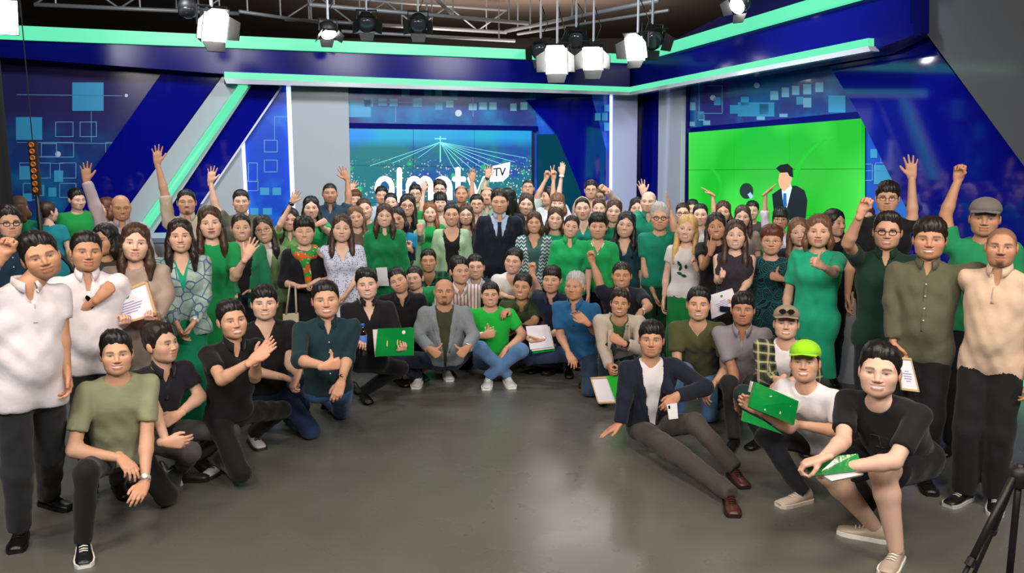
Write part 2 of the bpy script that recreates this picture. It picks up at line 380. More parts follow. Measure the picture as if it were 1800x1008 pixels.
def head_mesh(nu, nv, w, fem, jaw, smile, mouth, tone, hairc, beard, brow, lips, age, eyes=1.0):
    if (nu, nv) not in _grids: _grids[(nu, nv)] = head_grid(nu, nv)
    d, f = _grids[(nu, nv)]
    lo = np.full(len(d), 0.03); hi = np.full(len(d), 0.17)
    for _ in range(13):
        m = (lo+hi)/2; neg = sdf_head(HC0+d*m[:, None], w, fem, jaw, smile, age) < 0; lo = np.where(neg, m, lo); hi = np.where(neg, hi, m)
    p = HC0+d*lo[:, None]
    tone = np.array(tone); hc = np.array(lin(hairc)); C = np.tile(tone, (len(p), 1)); x = p[:, 0]/w; ax = np.abs(x); y = p[:, 1]; z = p[:, 2]; front = y > 0.035
    def put(mask, col, s=1.0):
        nonlocal C
        mm = (np.clip(mask, 0, 1)*s*front)[:, None]; C = C*(1-mm)+np.array(col)*mm
    put(np.exp(-((ax-0.044)/0.016)**2-((z+0.020)/0.016)**2), tone*V(1.06, 0.78, 0.74), 0.55)
    put(np.exp(-(x/0.014)**2-((z+0.026)/0.012)**2), tone*V(1.04, 0.82, 0.78), 0.45)
    if beard:
        jawm = smooth01((-z-0.040)/0.02)*smooth01((y+0.01)/0.03)
        if beard in ('goatee', 'moustache'):
            g = np.exp(-((ax)/0.020)**4-((z+0.092)/0.016)**4)*(1.0 if beard == 'goatee' else 0.8)+np.exp(-((ax)/0.024)**4-((z+0.042)/0.0055)**2)
            put(g, hc*1.2+0.01, 0.85)
        else: put(jawm*np.where((ax < 0.02) & (np.abs(z+0.058) < 0.012), 0, 1), tone*0.55, 0.55)
    mz = -0.057+smile*0.006*(ax/0.026)**2; mw = 0.0225+0.0055*smile
    lipc = np.array(lips) if lips is not None else tone*V(0.80, 0.52, 0.50)
    inx = smooth01((mw-ax)/0.006)
    put(inx*smooth01((0.0145+0.004*mouth-np.abs(z-mz+0.002))/0.005*0.9), lipc, 0.85)
    if mouth > 0.05:
        gap = (0.0028+0.0058*mouth)*np.sqrt(np.clip(1-(ax/mw)**2, 0, 1))
        put(smooth01((gap-np.abs(z-mz+0.001))/0.0022+0.35), V(0.66, 0.62, 0.57) if mouth < 0.95 else V(0.10, 0.03, 0.03), 0.95)
    else: put(inx*np.exp(-((z-mz)/0.0022)**2), lipc*0.4, 0.7)
    ez = 0.0065+0.08*(ax-0.0315)*(0.5); eh = (0.0046 if fem else 0.0038)*eyes*np.sqrt(np.clip(1-((ax-0.0315)/0.0155)**2, 0, 1))
    put(smooth01((eh-np.abs(z-ez))/0.0024+0.45)*(np.abs(ax-0.0315) < 0.0165), V(0.50, 0.45, 0.42), 0.8)
    put(smooth01((0.0068-np.hypot(ax-0.0315, (z-ez)*0.9))/0.002+0.4)*smooth01((eh-np.abs(z-ez))/0.002+0.8), V(0.012, 0.008, 0.006), 0.98)
    put(np.exp(-((z-ez-eh-0.0006)/0.0027)**2)*smooth01((0.0185-np.abs(ax-0.0315))/0.004), V(0.015, 0.010, 0.008), 0.97 if fem else 0.88)
    put(np.exp(-((z-ez-0.0125)/0.004)**2)*smooth01((0.018-np.abs(ax-0.0315))/0.006), tone*0.72, 0.35)
    bz = 0.0265+0.003*np.cos((ax-0.034)/0.02*1.3)-(0.002 if not fem else 0)
    put(np.exp(-((z-bz)/(0.0036 if fem else 0.0048))**2)*smooth01((0.0215-np.abs(ax-0.033))/0.005), hc*0.7+0.006, 0.95*brow)
    put(np.exp(-((ax-0.0085)/0.0042)**2-((z+0.0345)/0.0035)**2), tone*0.4, 0.4)  # nostril shade painted into the skin tone
    return p, f, C
def ear_mesh(side, w):
    v = []; nu, nv = 8, 6
    for i in range(nv):
        a = -math.pi/2+math.pi*i/(nv-1)
        for j in range(nu):
            b = 2*math.pi*j/nu; q = V(math.cos(b)*math.cos(a)*0.009, math.sin(b)*math.cos(a)*0.019, math.sin(a)*0.031)
            v.append(V(side*(0.074*w+0.004)+side*(q[0]+max(0, -q[1])*0.35), -0.014+q[1]-q[2]*0.2, -0.002+q[2]))
    f = [(i*nu+j, i*nu+(j+1) % nu, (i+1)*nu+(j+1) % nu, (i+1)*nu+j) for i in range(nv-1) for j in range(nu)]
    f = np.array(f); return np.array(v), f if side > 0 else f[:, ::-1]

HAIRC = {'black': '#14110f', 'dark': '#231915', 'brown': '#3d281c', 'lbrown': '#6a4a33', 'auburn': '#5a2f1e', 'blond': '#c9a566', 'red': '#7d4a2b', 'grey': '#a9a7a3', 'bgrey': '#55514d'}
def cap_shell(nu, nv, hp, style, seed, w, thick):
    """hair or cap as a shell over the scalp; hp = head surface points on the same grid"""
    r = np.random.RandomState(seed)
    y, z, x = hp[:, 1], hp[:, 2], hp[:, 0]
    if style in ('short', 'combed', 'spiky', 'quiff', 'fringe', 'balding', 'buzz', 'crop'):
        fz = {'short': 0.080, 'combed': 0.085, 'spiky': 0.078, 'quiff': 0.088, 'fringe': 0.060, 'balding': 0.108, 'buzz': 0.080, 'crop': 0.078}[style]
        zl = np.interp(y, [-0.12, -0.05, -0.03, 0.0, 0.018, 0.034, 0.056, 0.1], [-0.062, -0.058, -0.018, -0.008, -0.014, 0.024, fz-0.014, fz])
    elif style == 'longcap': zl = np.interp(y, [-0.12, -0.05, 0.0, 0.03, 0.052, 0.066, 0.1], [-0.09, -0.09, -0.09, -0.05, 0.036, 0.076, 0.090])
    elif style == 'bangs': zl = np.interp(y, [-0.12, -0.05, 0.0, 0.03, 0.052, 0.066, 0.1], [-0.09, -0.09, -0.09, -0.05, 0.005, 0.032, 0.036])
    elif style == 'tied': zl = np.interp(y, [-0.12, -0.05, -0.03, 0.0, 0.02, 0.036, 0.058, 0.1], [-0.058, -0.055, -0.02, -0.012, -0.005, 0.026, 0.074, 0.088])
    else: zl = np.interp(y, [-0.12, 0.0, 0.1], [0.026, 0.042, 0.058])
    if style == 'longcap': zl = zl-0.75*np.clip(np.abs(x)-0.012, 0, 0.05)*(y > 0.02)
    if style in ('combed', 'quiff'): zl = zl+0.14*x*(y > 0.03)
    jit = 0.0022*np.sin(x*140+seed)+0.0018*np.sin(y*120+x*90)
    m = smooth01((z-zl-jit*(0 if style == 'hat' else 1))/0.011+0.4)
    if style == 'balding': m = m*smooth01((0.088-z)/0.02)
    th = thick*(0.40+0.95*smooth01((z-0.01)/0.085))
    if style in ('short', 'combed', 'spiky', 'quiff', 'crop', 'fringe'):
        th = th*(0.30+0.70*smooth01((z-zl)/0.034))+0.006*smooth01((z-0.07)/0.03)
    if style == 'spiky': th = th+0.012*np.abs(np.sin(x*150+np.sin(y*130)))*smooth01((z-0.05)/0.03)
    if style == 'quiff': th = th+0.016*np.exp(-((y-0.055)/0.035)**2)*smooth01((z-0.05)/0.03)
    if style == 'combed': th = th+0.010*np.exp(-((x-0.03)/0.04)**2)*smooth01((z-0.05)/0.03)
    if style not in ('hat', 'buzz', 'balding'):
        th = th+thick*0.14*np.sin(x*170+3*np.sin(y*40+seed))*np.sin(y*60+z*80)+thick*0.16*np.sin(x*330+2*np.sin(z*90+seed)+y*60)
    d = hp-HC0; rr = np.linalg.norm(d, axis=1); off = np.where(m > 0.02, m*th, 0)-0.004*(1-m)
    v = HC0+d*((rr+off)/rr)[:, None]
    _, f = _grids[(nu, nv)]; keep = (m[f] > 0.03).any(1); f = f[keep]
    used = np.unique(f); rm = np.full(len(v), -1); rm[used] = np.arange(len(used))
    return v[used], rm[f]

# ------------------------------------------------------------------ shoes
def shoe_meshes():
    secs = [(-0.075, 0.026, 0.075), (-0.06, 0.034, 0.092), (-0.02, 0.037, 0.096), (0.02, 0.038, 0.080), (0.07, 0.044, 0.060), (0.12, 0.048, 0.050), (0.165, 0.043, 0.044), (0.19, 0.028, 0.034)]
    def loft(prof):
        n = len(prof(0.04, 0.05)); v = []
        for y, w, hh in secs: v += [(a, y, b) for a, b in prof(w, hh)]
        m = len(secs); f = [(i*n+j, (i+1)*n+j, (i+1)*n+(j+1) % n, i*n+(j+1) % n) for i in range(m-1) for j in range(n)]
        f += [tuple(range(n)), tuple((m-1)*n+j for j in range(n))[::-1]]
        return v, f
    up = loft(lambda w, hh: [(w*math.cos(a), 0.02+(hh-0.02)*math.sin(a)**0.8 if math.sin(a) > 0 else 0.02) for a in np.linspace(0, math.pi, 9)]+[(0, 0.018)])
    so = loft(lambda w, hh: [(w+0.006, 0.0), (w+0.007, 0.024), (-w-0.007, 0.024), (-w-0.006, 0.0)])
    return up, so
(_su, _ss) = shoe_meshes()
SHOE = mesh_np('shoe', *_su); SOLE = mesh_np('sole', *_ss, smooth=False)
_la = Acc()
for _y, _z in ((0.03, 0.080), (0.05, 0.073), (0.07, 0.066), (0.09, 0.062)): _la.tube([(-0.022, _y, _z-0.006), (0, _y+0.004, _z+0.002), (0.022, _y, _z-0.006)], 0.004, 5)
LACES = _la.mesh('laces', True)

# ------------------------------------------------------------------ a person
SKIN = {'light': (0.66, 0.405, 0.29), 'fair': (0.71, 0.455, 0.345), 'mid': (0.62, 0.355, 0.235), 'tan': (0.52, 0.275, 0.165), 'dark': (0.42, 0.21, 0.12)}
def ik(a, b, l1, l2, pole):
    d = b-a; L = np.linalg.norm(d); u = d/max(L, 1e-6); L2 = min(L, (l1+l2)*0.995); x = (l1*l1-l2*l2+L2*L2)/(2*L2); h = math.sqrt(max(l1*l1-x*x, 0))
    p = pole-a; p = p-u*np.dot(p, u)
    return a+u*x*(L/L2)+nrm(p)*h
def reach(P, px, py, L, s):
    d = nrm(ray(px, py)); b = np.dot(d, P-CAMP); q = CAMP+d*b; gap = np.linalg.norm(q-P)
    if s == 0 or gap > L:
        return P+(q-P)*(min(1.0, 1.12*L/gap) if gap > 1e-6 else 1)
    return CAMP+d*(b-s*math.sqrt(max(L*L-gap*gap, 0)))
ALLP = []
def person(label, x, y, hh, sex='m', dep=None, pose='stand', H=None, yaw=0, hy=0, hp=0, hr=0, pz=None, lat=0.0, lean=None,
           l=None, r=None, top=None, bot=None, hair='short', hc='black', tone='mid', smile=0.6, mouth=0.4, beard=None,
           glasses=None, shoes='#111111', sole=None, build=1.0, belly=0.0, legs=None, w=1.0, jaw=1.0, seed=None, extra=None, lips=None, age=0, hlen=0.3, lod=None, sr=0, eyes=1.0, group=None, lean_side=0.0, nshift=0.0, pback=0.0):
    fem = sex == 'f'; seed = len(ALLP)*7+3 if seed is None else seed
    w = w*(1.045 if fem else 1.06)
    front = (hh >= 50) if lod is None else lod
    HH = 0.232 if fem else 0.242
    if dep is None: dep = FOC*HH/hh
    Hc = at(x, y, dep); hs = np.clip(hh*dep/FOC/HH, 0.86, 1.16)
    ztop = Hc[2]+0.118*hs
    if pose == 'stand': H = ztop
    elif H is None: H = 1.64 if fem else 1.75
    u = H/1.75
    tocam = nrm(V(-Hc[0], -Hc[1], 0)); fwd = rotv(tocam, V(0, 0, 1), yaw); up = V(0, 0, 1); rt = np.cross(fwd, up)
    # head frame: looks towards the camera unless turned
    lk = nrm(CAMP-Hc); lk = nrm(V(tocam[0], tocam[1], 0.55*lk[2])); hf = rotv(lk, up, hy); hx = np.cross(hf, up); hx = nrm(hx)
    hf = rotv(hf, hx, hp); hu = np.cross(hx, hf)
    if hr: hx = rotv(hx, hf, hr); hu = rotv(hu, hf, hr)
    def HW(q): return Hc+hs*(np.outer(q[:, 0], hx)+np.outer(q[:, 1], hf)+np.outer(q[:, 2], hu))
    # torso
    NB = Hc-nrm(hu*0.55+up*0.45)*0.140*hs-fwd*0.022+rt*nshift
    Lt = 0.30*H
    if pose == 'stand':
        P = V(NB[0], NB[1], 0.535*H)-fwd*(lean or 0.0)+rt*lean_side; 
    else:
        pzz = {'squat': 0.34, 'kneel': 0.52, 'sit': 0.13}[pose] if pz is None else pz
        dz = NB[2]-pzz
        if dz > Lt*0.99: pzz = NB[2]-Lt*0.99; dz = Lt*0.99
        hor = max(math.sqrt(max(Lt*Lt-dz*dz, 0)), pback, 0.12 if pose == 'squat' else 0.0); hdir = nrm(-fwd+rt*lat)
        P = NB+hdir*hor-up*dz
        P[2] = pzz
    U = nrm(NB-P); F_ = nrm(fwd-U*np.dot(fwd, U)); R_ = np.cross(F_, U)
    if sr: R_s = rotv(R_, F_, sr)
    else: R_s = R_
    sw = (0.089 if fem else 0.0985)*H*build
    sc = u*build
    shz = NB-U*0.060*u
    SH = {'l': shz+R_s*sw, 'r': shz-R_s*sw}
    HIP = {'l': P+R_*0.052*H-U*0.02, 'r': P-R_*0.052*H-U*0.02}
    UA, FA = 0.172*H, 0.150*H
    ra = (0.043, 0.034, 0.0235) if fem else (0.048, 0.039, 0.027)
    ra = tuple(q*(0.5+0.5*sc) for q in ra)
    arm = {}
    for s, spec in (('l', l), ('r', r)):
        sg = 1 if s == 'l' else -1
        if spec is None: spec = ('hang', 'relax', 'i')
        if spec[0] == 'hang':
            e = SH[s]+nrm(-up+R_*sg*0.19-F_*0.04)*UA; wv = e+nrm(-up+R_*sg*0.02+F_*0.22)*FA
            hpz, ho = spec[1:3]; hd = None
        elif spec[0] == 'fold':      # hands together in front of the belly
            e = SH[s]+nrm(-up+R_*sg*0.30+F_*0.05)*UA; wv = e+nrm(F_*0.75-R_*sg*0.85-up*0.02)*FA; hpz, ho = spec[1:3]; hd = nrm(-R_*sg+F_*0.2-up*0.3)
        elif spec[0] == 'back':
            e = SH[s]+nrm(-up*0.8+R_*sg*0.35-F_*0.5)*UA; wv = e+nrm(-up*0.7-F_*0.4-R_*sg*0.3)*FA; hpz, ho = spec[1:3]; hd = None
        else:
            (ex, ey, es), (wx, wy, ws), hpz, ho = spec[:4]; hd = None
            e = reach(SH[s], ex, ey, UA, es); wv = reach(e, wx, wy, FA, ws)
            if len(spec) > 4:
                tx, ty, ts = spec[4]; hd = nrm(reach(wv, tx, ty, 0.17, ts)-wv)
        if hd is None: hd = nrm(wv-e)
        toC = nrm(CAMP-wv)
        n = {'c': toC, 'a': -toC, 'd': V(0, 0, -1.0), 'i': -R_*sg, 'f': -F_, 'up': V(0, 0, 1.0), 'o': F_}.get(ho, None)
        if n is None:   # thumb direction given: 'u' up, 'tl' image left, 'tr' image right
            xd = {'u': V(0, 0, 1.0), 'tl': V(-1.0, 0, 0), 'tr': V(1.0, 0, 0)}[ho]
            n = np.cross(xd, hd) if s == 'l' else -np.cross(xd, hd)
        arm[s] = (SH[s], e, wv, hd, n, hpz)
    # legs
    TH, SHN = 0.245*H, 0.235*H
    leg = {}; feet = {}
    for s in 'lr':
        sg = 1 if s == 'l' else -1; sp = legs.get(s) if legs else None
        if pose == 'stand' and sp is None:
            an = V(P[0], P[1], 0.075)+rt*sg*0.085*u+fwd*(0.02 if sg > 0 else -0.02); kn = ik(HIP[s], an, TH, SHN, P+fwd); fd = nrm(fwd+rt*sg*0.25)
        elif sp is None or sp[0] == 'auto':
            if pose == 'squat': an = V(P[0], P[1], 0.08)+fwd*0.20+rt*sg*0.15; kn = ik(HIP[s], an, TH, SHN, HIP[s]+fwd+rt*sg*0.5+up*0.5); fd = nrm(fwd+rt*sg*0.4)
            elif pose == 'kneel':
                if sg > 0: an = V(P[0], P[1], 0.08)+fwd*0.36+rt*sg*0.13; kn = ik(HIP[s], an, TH, SHN, HIP[s]+fwd+up*0.6); fd = fwd
                else: kn = V(P[0], P[1], 0.07)+fwd*0.16+rt*sg*0.12; an = kn-fwd*SHN*0.97+up*0.01; fd = nrm(-fwd*0.3-up)
            else: an = V(P[0], P[1], 0.08)+fwd*0.45+rt*sg*0.12; kn = ik(HIP[s], an, TH, SHN, HIP[s]+up+fwd*0.4+rt*sg*0.7); fd = nrm(fwd+rt*sg*0.3)
        elif sp[0] == 'foot':      # ('foot', ankle px, knee px [, toe px])
            an = floor_at(*sp[1], 0.085); q = ray(*sp[2]); mid = (HIP[s]+an)/2; t = np.dot(mid-CAMP, q)/np.dot(q, q)-0.30; kn = ik(HIP[s], an, TH, SHN, CAMP+q*t)
            fd = nrm((floor_at(*sp[3], 0.02)-an)*V(1, 1, 0)) if len(sp) > 3 else nrm(fwd+rt*sg*0.3)
        elif sp[0] == 'knee':      # knee on the floor, shin folded back
            kn = floor_at(*sp[1], 0.075); dr = nrm(rotv(-fwd, up, sp[2] if len(sp) > 2 else 0)); an = kn+dr*SHN*0.97; an[2] = 0.08; fd = nrm(dr*0.4-up)
        leg[s] = (HIP[s], kn, an); feet[s] = fd
    # -------- solids
    def torso(e, arms=False, low=True, bust=True):
        f8 = F_
        o = ([prim(P+R_*0.065*sc, P-R_*0.065*sc, 0.090*sc+e, None, 0.05, f8, 0.92)]+([prim(HIP[q]-U*0.04, HIP[q]+U*0.02, 0.088*sc+e, None, 0.04, f8, 0.95) for q in 'lr'] if pose == 'stand' else [])) if low else []
        wst = P+U*Lt*0.36; ch = P+U*Lt*0.70
        wr = (0.076 if fem else 0.092)
        o += [prim(wst+R_*0.045*sc+F_*belly*0.5, wst-R_*0.045*sc+F_*belly*0.5, wr*sc+e+belly*0.5, None, 0.06, f8, 0.86)]
        for sg in (1, -1): o.append(prim(P+U*0.02+R_*0.056*sg*sc, ch+R_*0.062*sg*sc, (0.070 if fem else 0.082)*sc+e, (0.082 if fem else 0.094)*sc+e, 0.05, f8, 0.88))
        o += [              prim(ch+R_*0.066*sc, ch-R_*0.066*sc, (0.092 if fem else 0.106)*sc+e, None, 0.06, f8, 0.84), prim(ch, shz-U*0.02, 0.09*sc+e, 0.07*sc+e, 0.05, f8, 0.84),
              prim(shz+R_s*sw*0.80-U*0.012, shz-R_s*sw*0.80-U*0.012, 0.046*sc+e, None, 0.04),
              prim(NB-U*0.002, shz+R_s*sw*0.72, 0.044+e, 0.036*sc+e, 0.03), prim(NB-U*0.002, shz-R_s*sw*0.72, 0.044+e, 0.036*sc+e, 0.03)]
        if belly: o.append(prim(P+U*Lt*0.26+F_*(0.035+belly*0.45), P+U*Lt*0.42+F_*(0.03+belly*0.4), 0.092*sc+belly*0.5+e, None, 0.06))
        if fem and bust:
            for sg in (1, -1): o.append(prim(P+U*Lt*0.67+R_*0.064*sg*u+F_*0.058*u, P+U*Lt*0.69+R_*0.064*sg*u+F_*0.060*u, 0.053*u+e, None, 0.045))
        return o
    def sleeves(e, s_len, wide=0.0):
        o = []
        for s in 'lr':
            a, b, c = arm[s][:3]; t = min(s_len, 1.0); d1 = nrm(b-a); q = a+(b-a)*t
            if s_len <= 0: continue
            r1 = ra[0]+(ra[1]-ra[0])*t
            if s_len < 1.0: o.append(prim(a, q+d1*0.05, ra[0]+e+0.002, r1+e+0.006+wide, 0.016, clips=((q, d1),)))
            else:
                o.append(prim(a, b, ra[0]+e+0.002, ra[1]+e+0.003, 0.016))
                t2 = s_len-1.0; d2 = nrm(c-b); q2 = b+(c-b)*t2; r2 = ra[1]+(ra[2]-ra[1])*t2
                if t2 > 0.03: o.append(prim(b, q2+d2*0.03, ra[1]+e+0.004, r2+e+0.007+wide, 0.022, clips=((q2, d2),)))
        return o
    base = V(Hc[0], Hc[1], 0) if pose != 'stand' else V(P[0], P[1], 0)
    top = dict(top or {}); kind = top.get('k', 'tee')
    hq = 0.0138 if front else 0.0205
    ease = top.get('e', 0.012); tcol = top.get('c', '#226644'); hem = top.get('hem', -0.07)
    if pose != 'stand': hem = max(hem, -0.035)
    slv = top.get('s', {'tee': 0.62, 'polo': 0.62, 'shirt': 1.97, 'blazer': 1.98, 'cardigan': 1.9, 'blouse': 1.6, 'sleeveless': 0.0, 'dress': 0.55}[kind])
    nk = top.get('n', {'tee': 'crew', 'polo': 'collar', 'shirt': 'collar', 'blazer': 'v', 'cardigan': 'v', 'blouse': 'v', 'sleeveless': 'crew', 'dress': 'crew'}[kind])
    # -------- skin: torso top, neck, arms (and bare legs), head and hands in one mesh
    tn = np.array(SKIN[tone] if isinstance(tone, str) else tone)
    bare0 = bot and bot.get('bare')
    sk = torso(-0.006, low=False)[-6 if not fem else -8:] if not bare0 else torso(-0.006, low=False)
    nr = (0.049, 0.045) if fem else (0.060, 0.056)
    sk += [prim(NB-U*0.03, Hc-hu*0.045*hs-hf*0.012, nr[0], nr[1], 0.03)]
    for s in 'lr':
        a, b, c = arm[s][:3]
        m1 = b+(c-b)*0.22
        sk += [prim(a, b, ra[0]*0.96, ra[1], 0.03), prim(b, m1, ra[1]*0.98, ra[1]*1.04, 0.02), prim(m1, c, ra[1]*1.04, ra[2]*0.92, 0.02, None, 1.0)]
    bare = bot and bot.get('bare')
    if bare:
        sk += [prim(P+R_*0.06, P-R_*0.06, 0.09, None, 0.05)]
        for s in 'lr':
            a, b, c = leg[s]; cm = b+(c-b)*0.28
            sk += [prim(a, b, 0.078*sc, 0.056*sc, 0.03), prim(b, cm-fwd*0.015, 0.054*sc, 0.058*sc, 0.03), prim(cm-fwd*0.015, c, 0.058*sc, 0.036*sc, 0.03)]
    hsk = 0.0165 if front else 0.023
    Fs, los, _ = field(sk, hsk)
    v1, f1 = surfnet(Fs, los, hsk)
    nu, nv = (76, 62) if front else (46, 40)
    hl, hfc, C = head_mesh(nu, nv, w, fem, jaw, smile, mouth, tn, HAIRC.get(hc, hc), beard, 1.0, lips, age, eyes)
    if hair in ('buzz', 'bald', 'balding', 'shaved'):
        zl = np.interp(hl[:, 1], [-0.12, -0.05, -0.03, 0.0, 0.02, 0.04, 0.06, 0.1], [-0.06, -0.055, -0.02, -0.01, -0.01, 0.03, 0.075 if hair != 'buzz' else 0.062, 0.09 if hair != 'buzz' else 0.068])
        m = smooth01((hl[:, 2]-zl)/0.012)*(0.35 if hair == 'bald' else 0.8 if hair != 'shaved' else 0.55); 
        if hair == 'balding': m = m*smooth01((0.10-hl[:, 2])/0.02)
        if hair == 'bald': m = m*smooth01((0.075-hl[:, 2])/0.03)*0.7
        C = C*(1-m[:, None])+np.array(lin(HAIRC.get(hc, hc)))*m[:, None]
    VS = [v1, HW(hl)]; FS = [f1, hfc]; CS = [np.tile(tn, (len(v1), 1)), C]
    for sd in (1, -1):
        ev, ef = ear_mesh(sd, w); VS.append(HW(ev)); FS.append(ef); CS.append(np.tile(tn*V(1, 0.86, 0.82), (len(ev), 1)))
    hh_ = 0.0053 if front else 0.0072
    for s in 'lr':
        a, b, c, hd, n, hpz = arm[s]
        if hpz is None: continue
        hv, hf2 = hand(hpz, c, hd, n, s == 'l', hh_ if (l if s == 'l' else r) is not None or front else 0.0095, (0.90 if fem else 1.0)*(0.6+0.4*u)*1.02)
        VS.append(hv); FS.append(hf2); CS.append(np.tile(tn*V(1.0, 0.92, 0.90), (len(hv), 1)))
    off = np.cumsum([0]+[len(q) for q in VS]); vv = np.concatenate(VS)-base; ff = np.concatenate([q+o for q, o in zip(FS, off)]); cc = np.concatenate(CS)
    me = mesh_np('person', vv, ff)
    at_ = me.color_attributes.new('tone', 'FLOAT_COLOR', 'POINT'); at_.data.foreach_set('color', np.concatenate([np.clip(cc, 0, 1), np.ones((len(cc), 1))], 1).astype(np.float32).ravel())
    body = obj('person', me, skin_mat(), None, label, 'person', group, None, base)
    info = dict(body=body, base=base, Hc=Hc, hs=hs, hx=hx, hf=hf, hu=hu, NB=NB, P=P, U=U, F=F_, R=R_, arm=arm, leg=leg, fwd=fwd, rt=rt, H=H, HW=HW, dep=dep, label=label, u=u, feet=feet, front=front)
    ALLP.append(info)
    def child(name, v, f, m, lab=None, smooth=True, parent=None):
        return obj(name, mesh_np(name, np.asarray(v)-base, f, smooth), m, parent or body, lab)
    def achild(name, acc, m, smooth=False, parent=None, lab=None):
        acc.v = [q-base for q in acc.v]; return obj(name, acc.mesh(name, smooth), m, parent or body, lab)
    info['child'] = child; info['achild'] = achild
    # -------- garments
    def neckcut(depth=0.0, wid=0.0):
        c = NB+U*0.045+F_*0.012; rr = 0.074+wid
        def fn(X, Y, Z): return rr-np.sqrt((X-c[0])**2+(Y-c[1])**2+(Z-c[2])**2)
        return fn
    def loc(X, Y, Z, O):
        return ((X-O[0])*R_[0]+(Y-O[1])*R_[1]+(Z-O[2])*R_[2], (X-O[0])*F_[0]+(Y-O[1])*F_[1]+(Z-O[2])*F_[2], (X-O[0])*U[0]+(Y-O[1])*U[1]+(Z-O[2])*U[2])
    def vcut(depth, wid, flat=0.0):
        def fn(X, Y, Z):
            a, b, c = loc(X, Y, Z, NB); return -np.maximum(-b-0.0, np.maximum(np.abs(a)-flat-wid*np.clip(1+c/depth, 0, 1.6), -depth-c if flat == 0 else -9-c*0))*0.8
        return fn
    def scoop(depth, wid):
        def fn(X, Y, Z):
            a, b, c = loc(X, Y, Z, NB); q = np.sqrt((a/wid)**2+(np.minimum(c, 0)/depth)**2)-1; return -np.maximum(q*min(wid, depth), -b)*0.9
        return fn
    def hemcut(d):
        q = P+U*d
        def fn(X, Y, Z): return -((X-q[0])*U[0]+(Y-q[1])*U[1]+(Z-q[2])*U[2])
        return fn
    def garment(name, prims, cuts, col, pat=None, col2=None, wr=0.0035, h=None, lab=None, ws=1.0, parent=None):
        h = h or hq; Fg, log, ax = field(prims, h)
        X, Y, Z = ax[0][:, None, None], ax[1][None, :, None], ax[2][None, None, :]
        for c in cuts: Fg = np.maximum(Fg, c(X, Y, Z))
        v, f = surfnet(Fg, log, h)
        if wr: v = folds(wrinkle(v, f, wr*0.6, seed, ws), f, wr*(0.30 if name in ('trousers', 'skirt') else 0.62), seed, R_, U)
        return child(name, v, f, cloth(col, pat, col2), lab, parent=parent), (Fg, log, h)
    def proj(G, pts, off=0.004, depth=0.35):
        """points (x right, z up) in the torso frame from the neck base, laid on the front of garment G"""
        Fg, log, h = G; pts = np.asarray(pts, float); O = NB+np.outer(pts[:, 0], R_)+np.outer(pts[:, 1], U)+F_*depth
        tt = np.linspace(0, depth+0.05, 70); D = np.stack([sample(Fg, log, h, O-F_*t) for t in tt], 1); hit = D < 0
        i = np.where(hit.any(1), hit.argmax(1), len(tt)-1); return O-np.outer(tt[i]-off, F_)
    def strip(name, G, path, wid, m, off=0.005, parent=None, lab=None, thick=0.003):
        """ribbon along a path on the front of a garment"""
        path = np.asarray(path, float); n = len(path); wd = wid if hasattr(wid, '__len__') else [wid]*n; A = []; B = []
        for i in range(n):
            t = path[min(i+1, n-1)]-path[max(i-1, 0)]; t = t/np.linalg.norm(t); q = np.array([-t[1], t[0]])*wd[i]/2; A.append(path[i]-q); B.append(path[i]+q)
        pa, pb = proj(G, A, off), proj(G, B, off); v = np.concatenate([pa, pb, pa-F_*thick*3, pb-F_*thick*3]); f = []
        for i in range(n-1):
            f += [(i, n+i, n+i+1, i+1), (2*n+i, 2*n+i+1, 3*n+i+1, 3*n+i), (i, i+1, 2*n+i+1, 2*n+i), (n+i, 3*n+i, 3*n+i+1, n+i+1)]
        f += [(0, 2*n, 3*n, n), (n-1, 2*n-1, 4*n-1, 3*n-1)]
        return child(name, v, f, m, lab, parent=parent)
    def lin_path(a, b, n=8): return [np.array(a)+(np.array(b)-np.array(a))*t for t in np.linspace(0, 1, n)]
    def collar(m, parent, gap=22, r0=0.060, spread=0.036, hgt=0.036, z0=0.0):
        """folded collar: a band round the neck with two points at the front"""
        n = 22; rows = [[], [], [], [], []]
        c0 = NB+U*(0.012+z0)+F_*0.006
        for i in range(n):
            a = math.radians(90+gap+(360-2*gap)*i/(n-1)); fr = max(0.0, math.cos(a-math.pi/2)); d = R_*math.cos(a)+F_*math.sin(a)*0.98
            rr = r0*(0.94 if fem else 1.06); k = fr**2
            rows[0].append(c0+d*(rr)-U*0.004-U*0.028*k); rows[1].append(c0+d*(rr-0.003)+U*hgt-U*0.030*k)
            rows[2].append(c0+d*(rr+0.005)+U*(hgt+0.003)-U*0.030*k); rows[3].append(c0+d*(rr+0.012+0.024*k)+U*(hgt*0.45-0.012)-U*(0.050*k)*(spread/0.036))
            rows[4].append(c0+d*(rr+0.008+0.019*k)+U*(hgt*0.45-0.018)-U*(0.046*k)*(spread/0.036))
        v = np.array(sum(rows, [])); f = []
        for q in range(4):
            for i in range(n-1): f.append((q*n+i, q*n+i+1, (q+1)*n+i+1, (q+1)*n+i))
        for i in range(n-1): f.append((4*n+i, 4*n+i+1, i+1, i))
        return child('collar', v, f, m, parent=parent)
    info.update(proj=proj, strip=strip, garment=garment, torso=torso, sleeves=sleeves, collar=collar, lin_path=lin_path, neckcut=neckcut, vcut=vcut, hemcut=hemcut, scoop=scoop, loc=loc)
    nm = {'tee': 't_shirt', 'polo': 'polo_shirt', 'shirt': 'shirt', 'blazer': 'blazer', 'cardigan': 'cardigan', 'blouse': 'blouse', 'sleeveless': 'sleeveless_top', 'dress': 'dress'}[kind]
    skirt = top.get('skirt') or (0.0 if kind != 'dress' else 0.50)
    pr = torso(ease)+sleeves(ease, slv, top.get('wide', 0.0))
    cuts = [neckcut(0, 0.022 if nk == 'wide' else (0.004 if nk in ('collar',) else 0.008))]
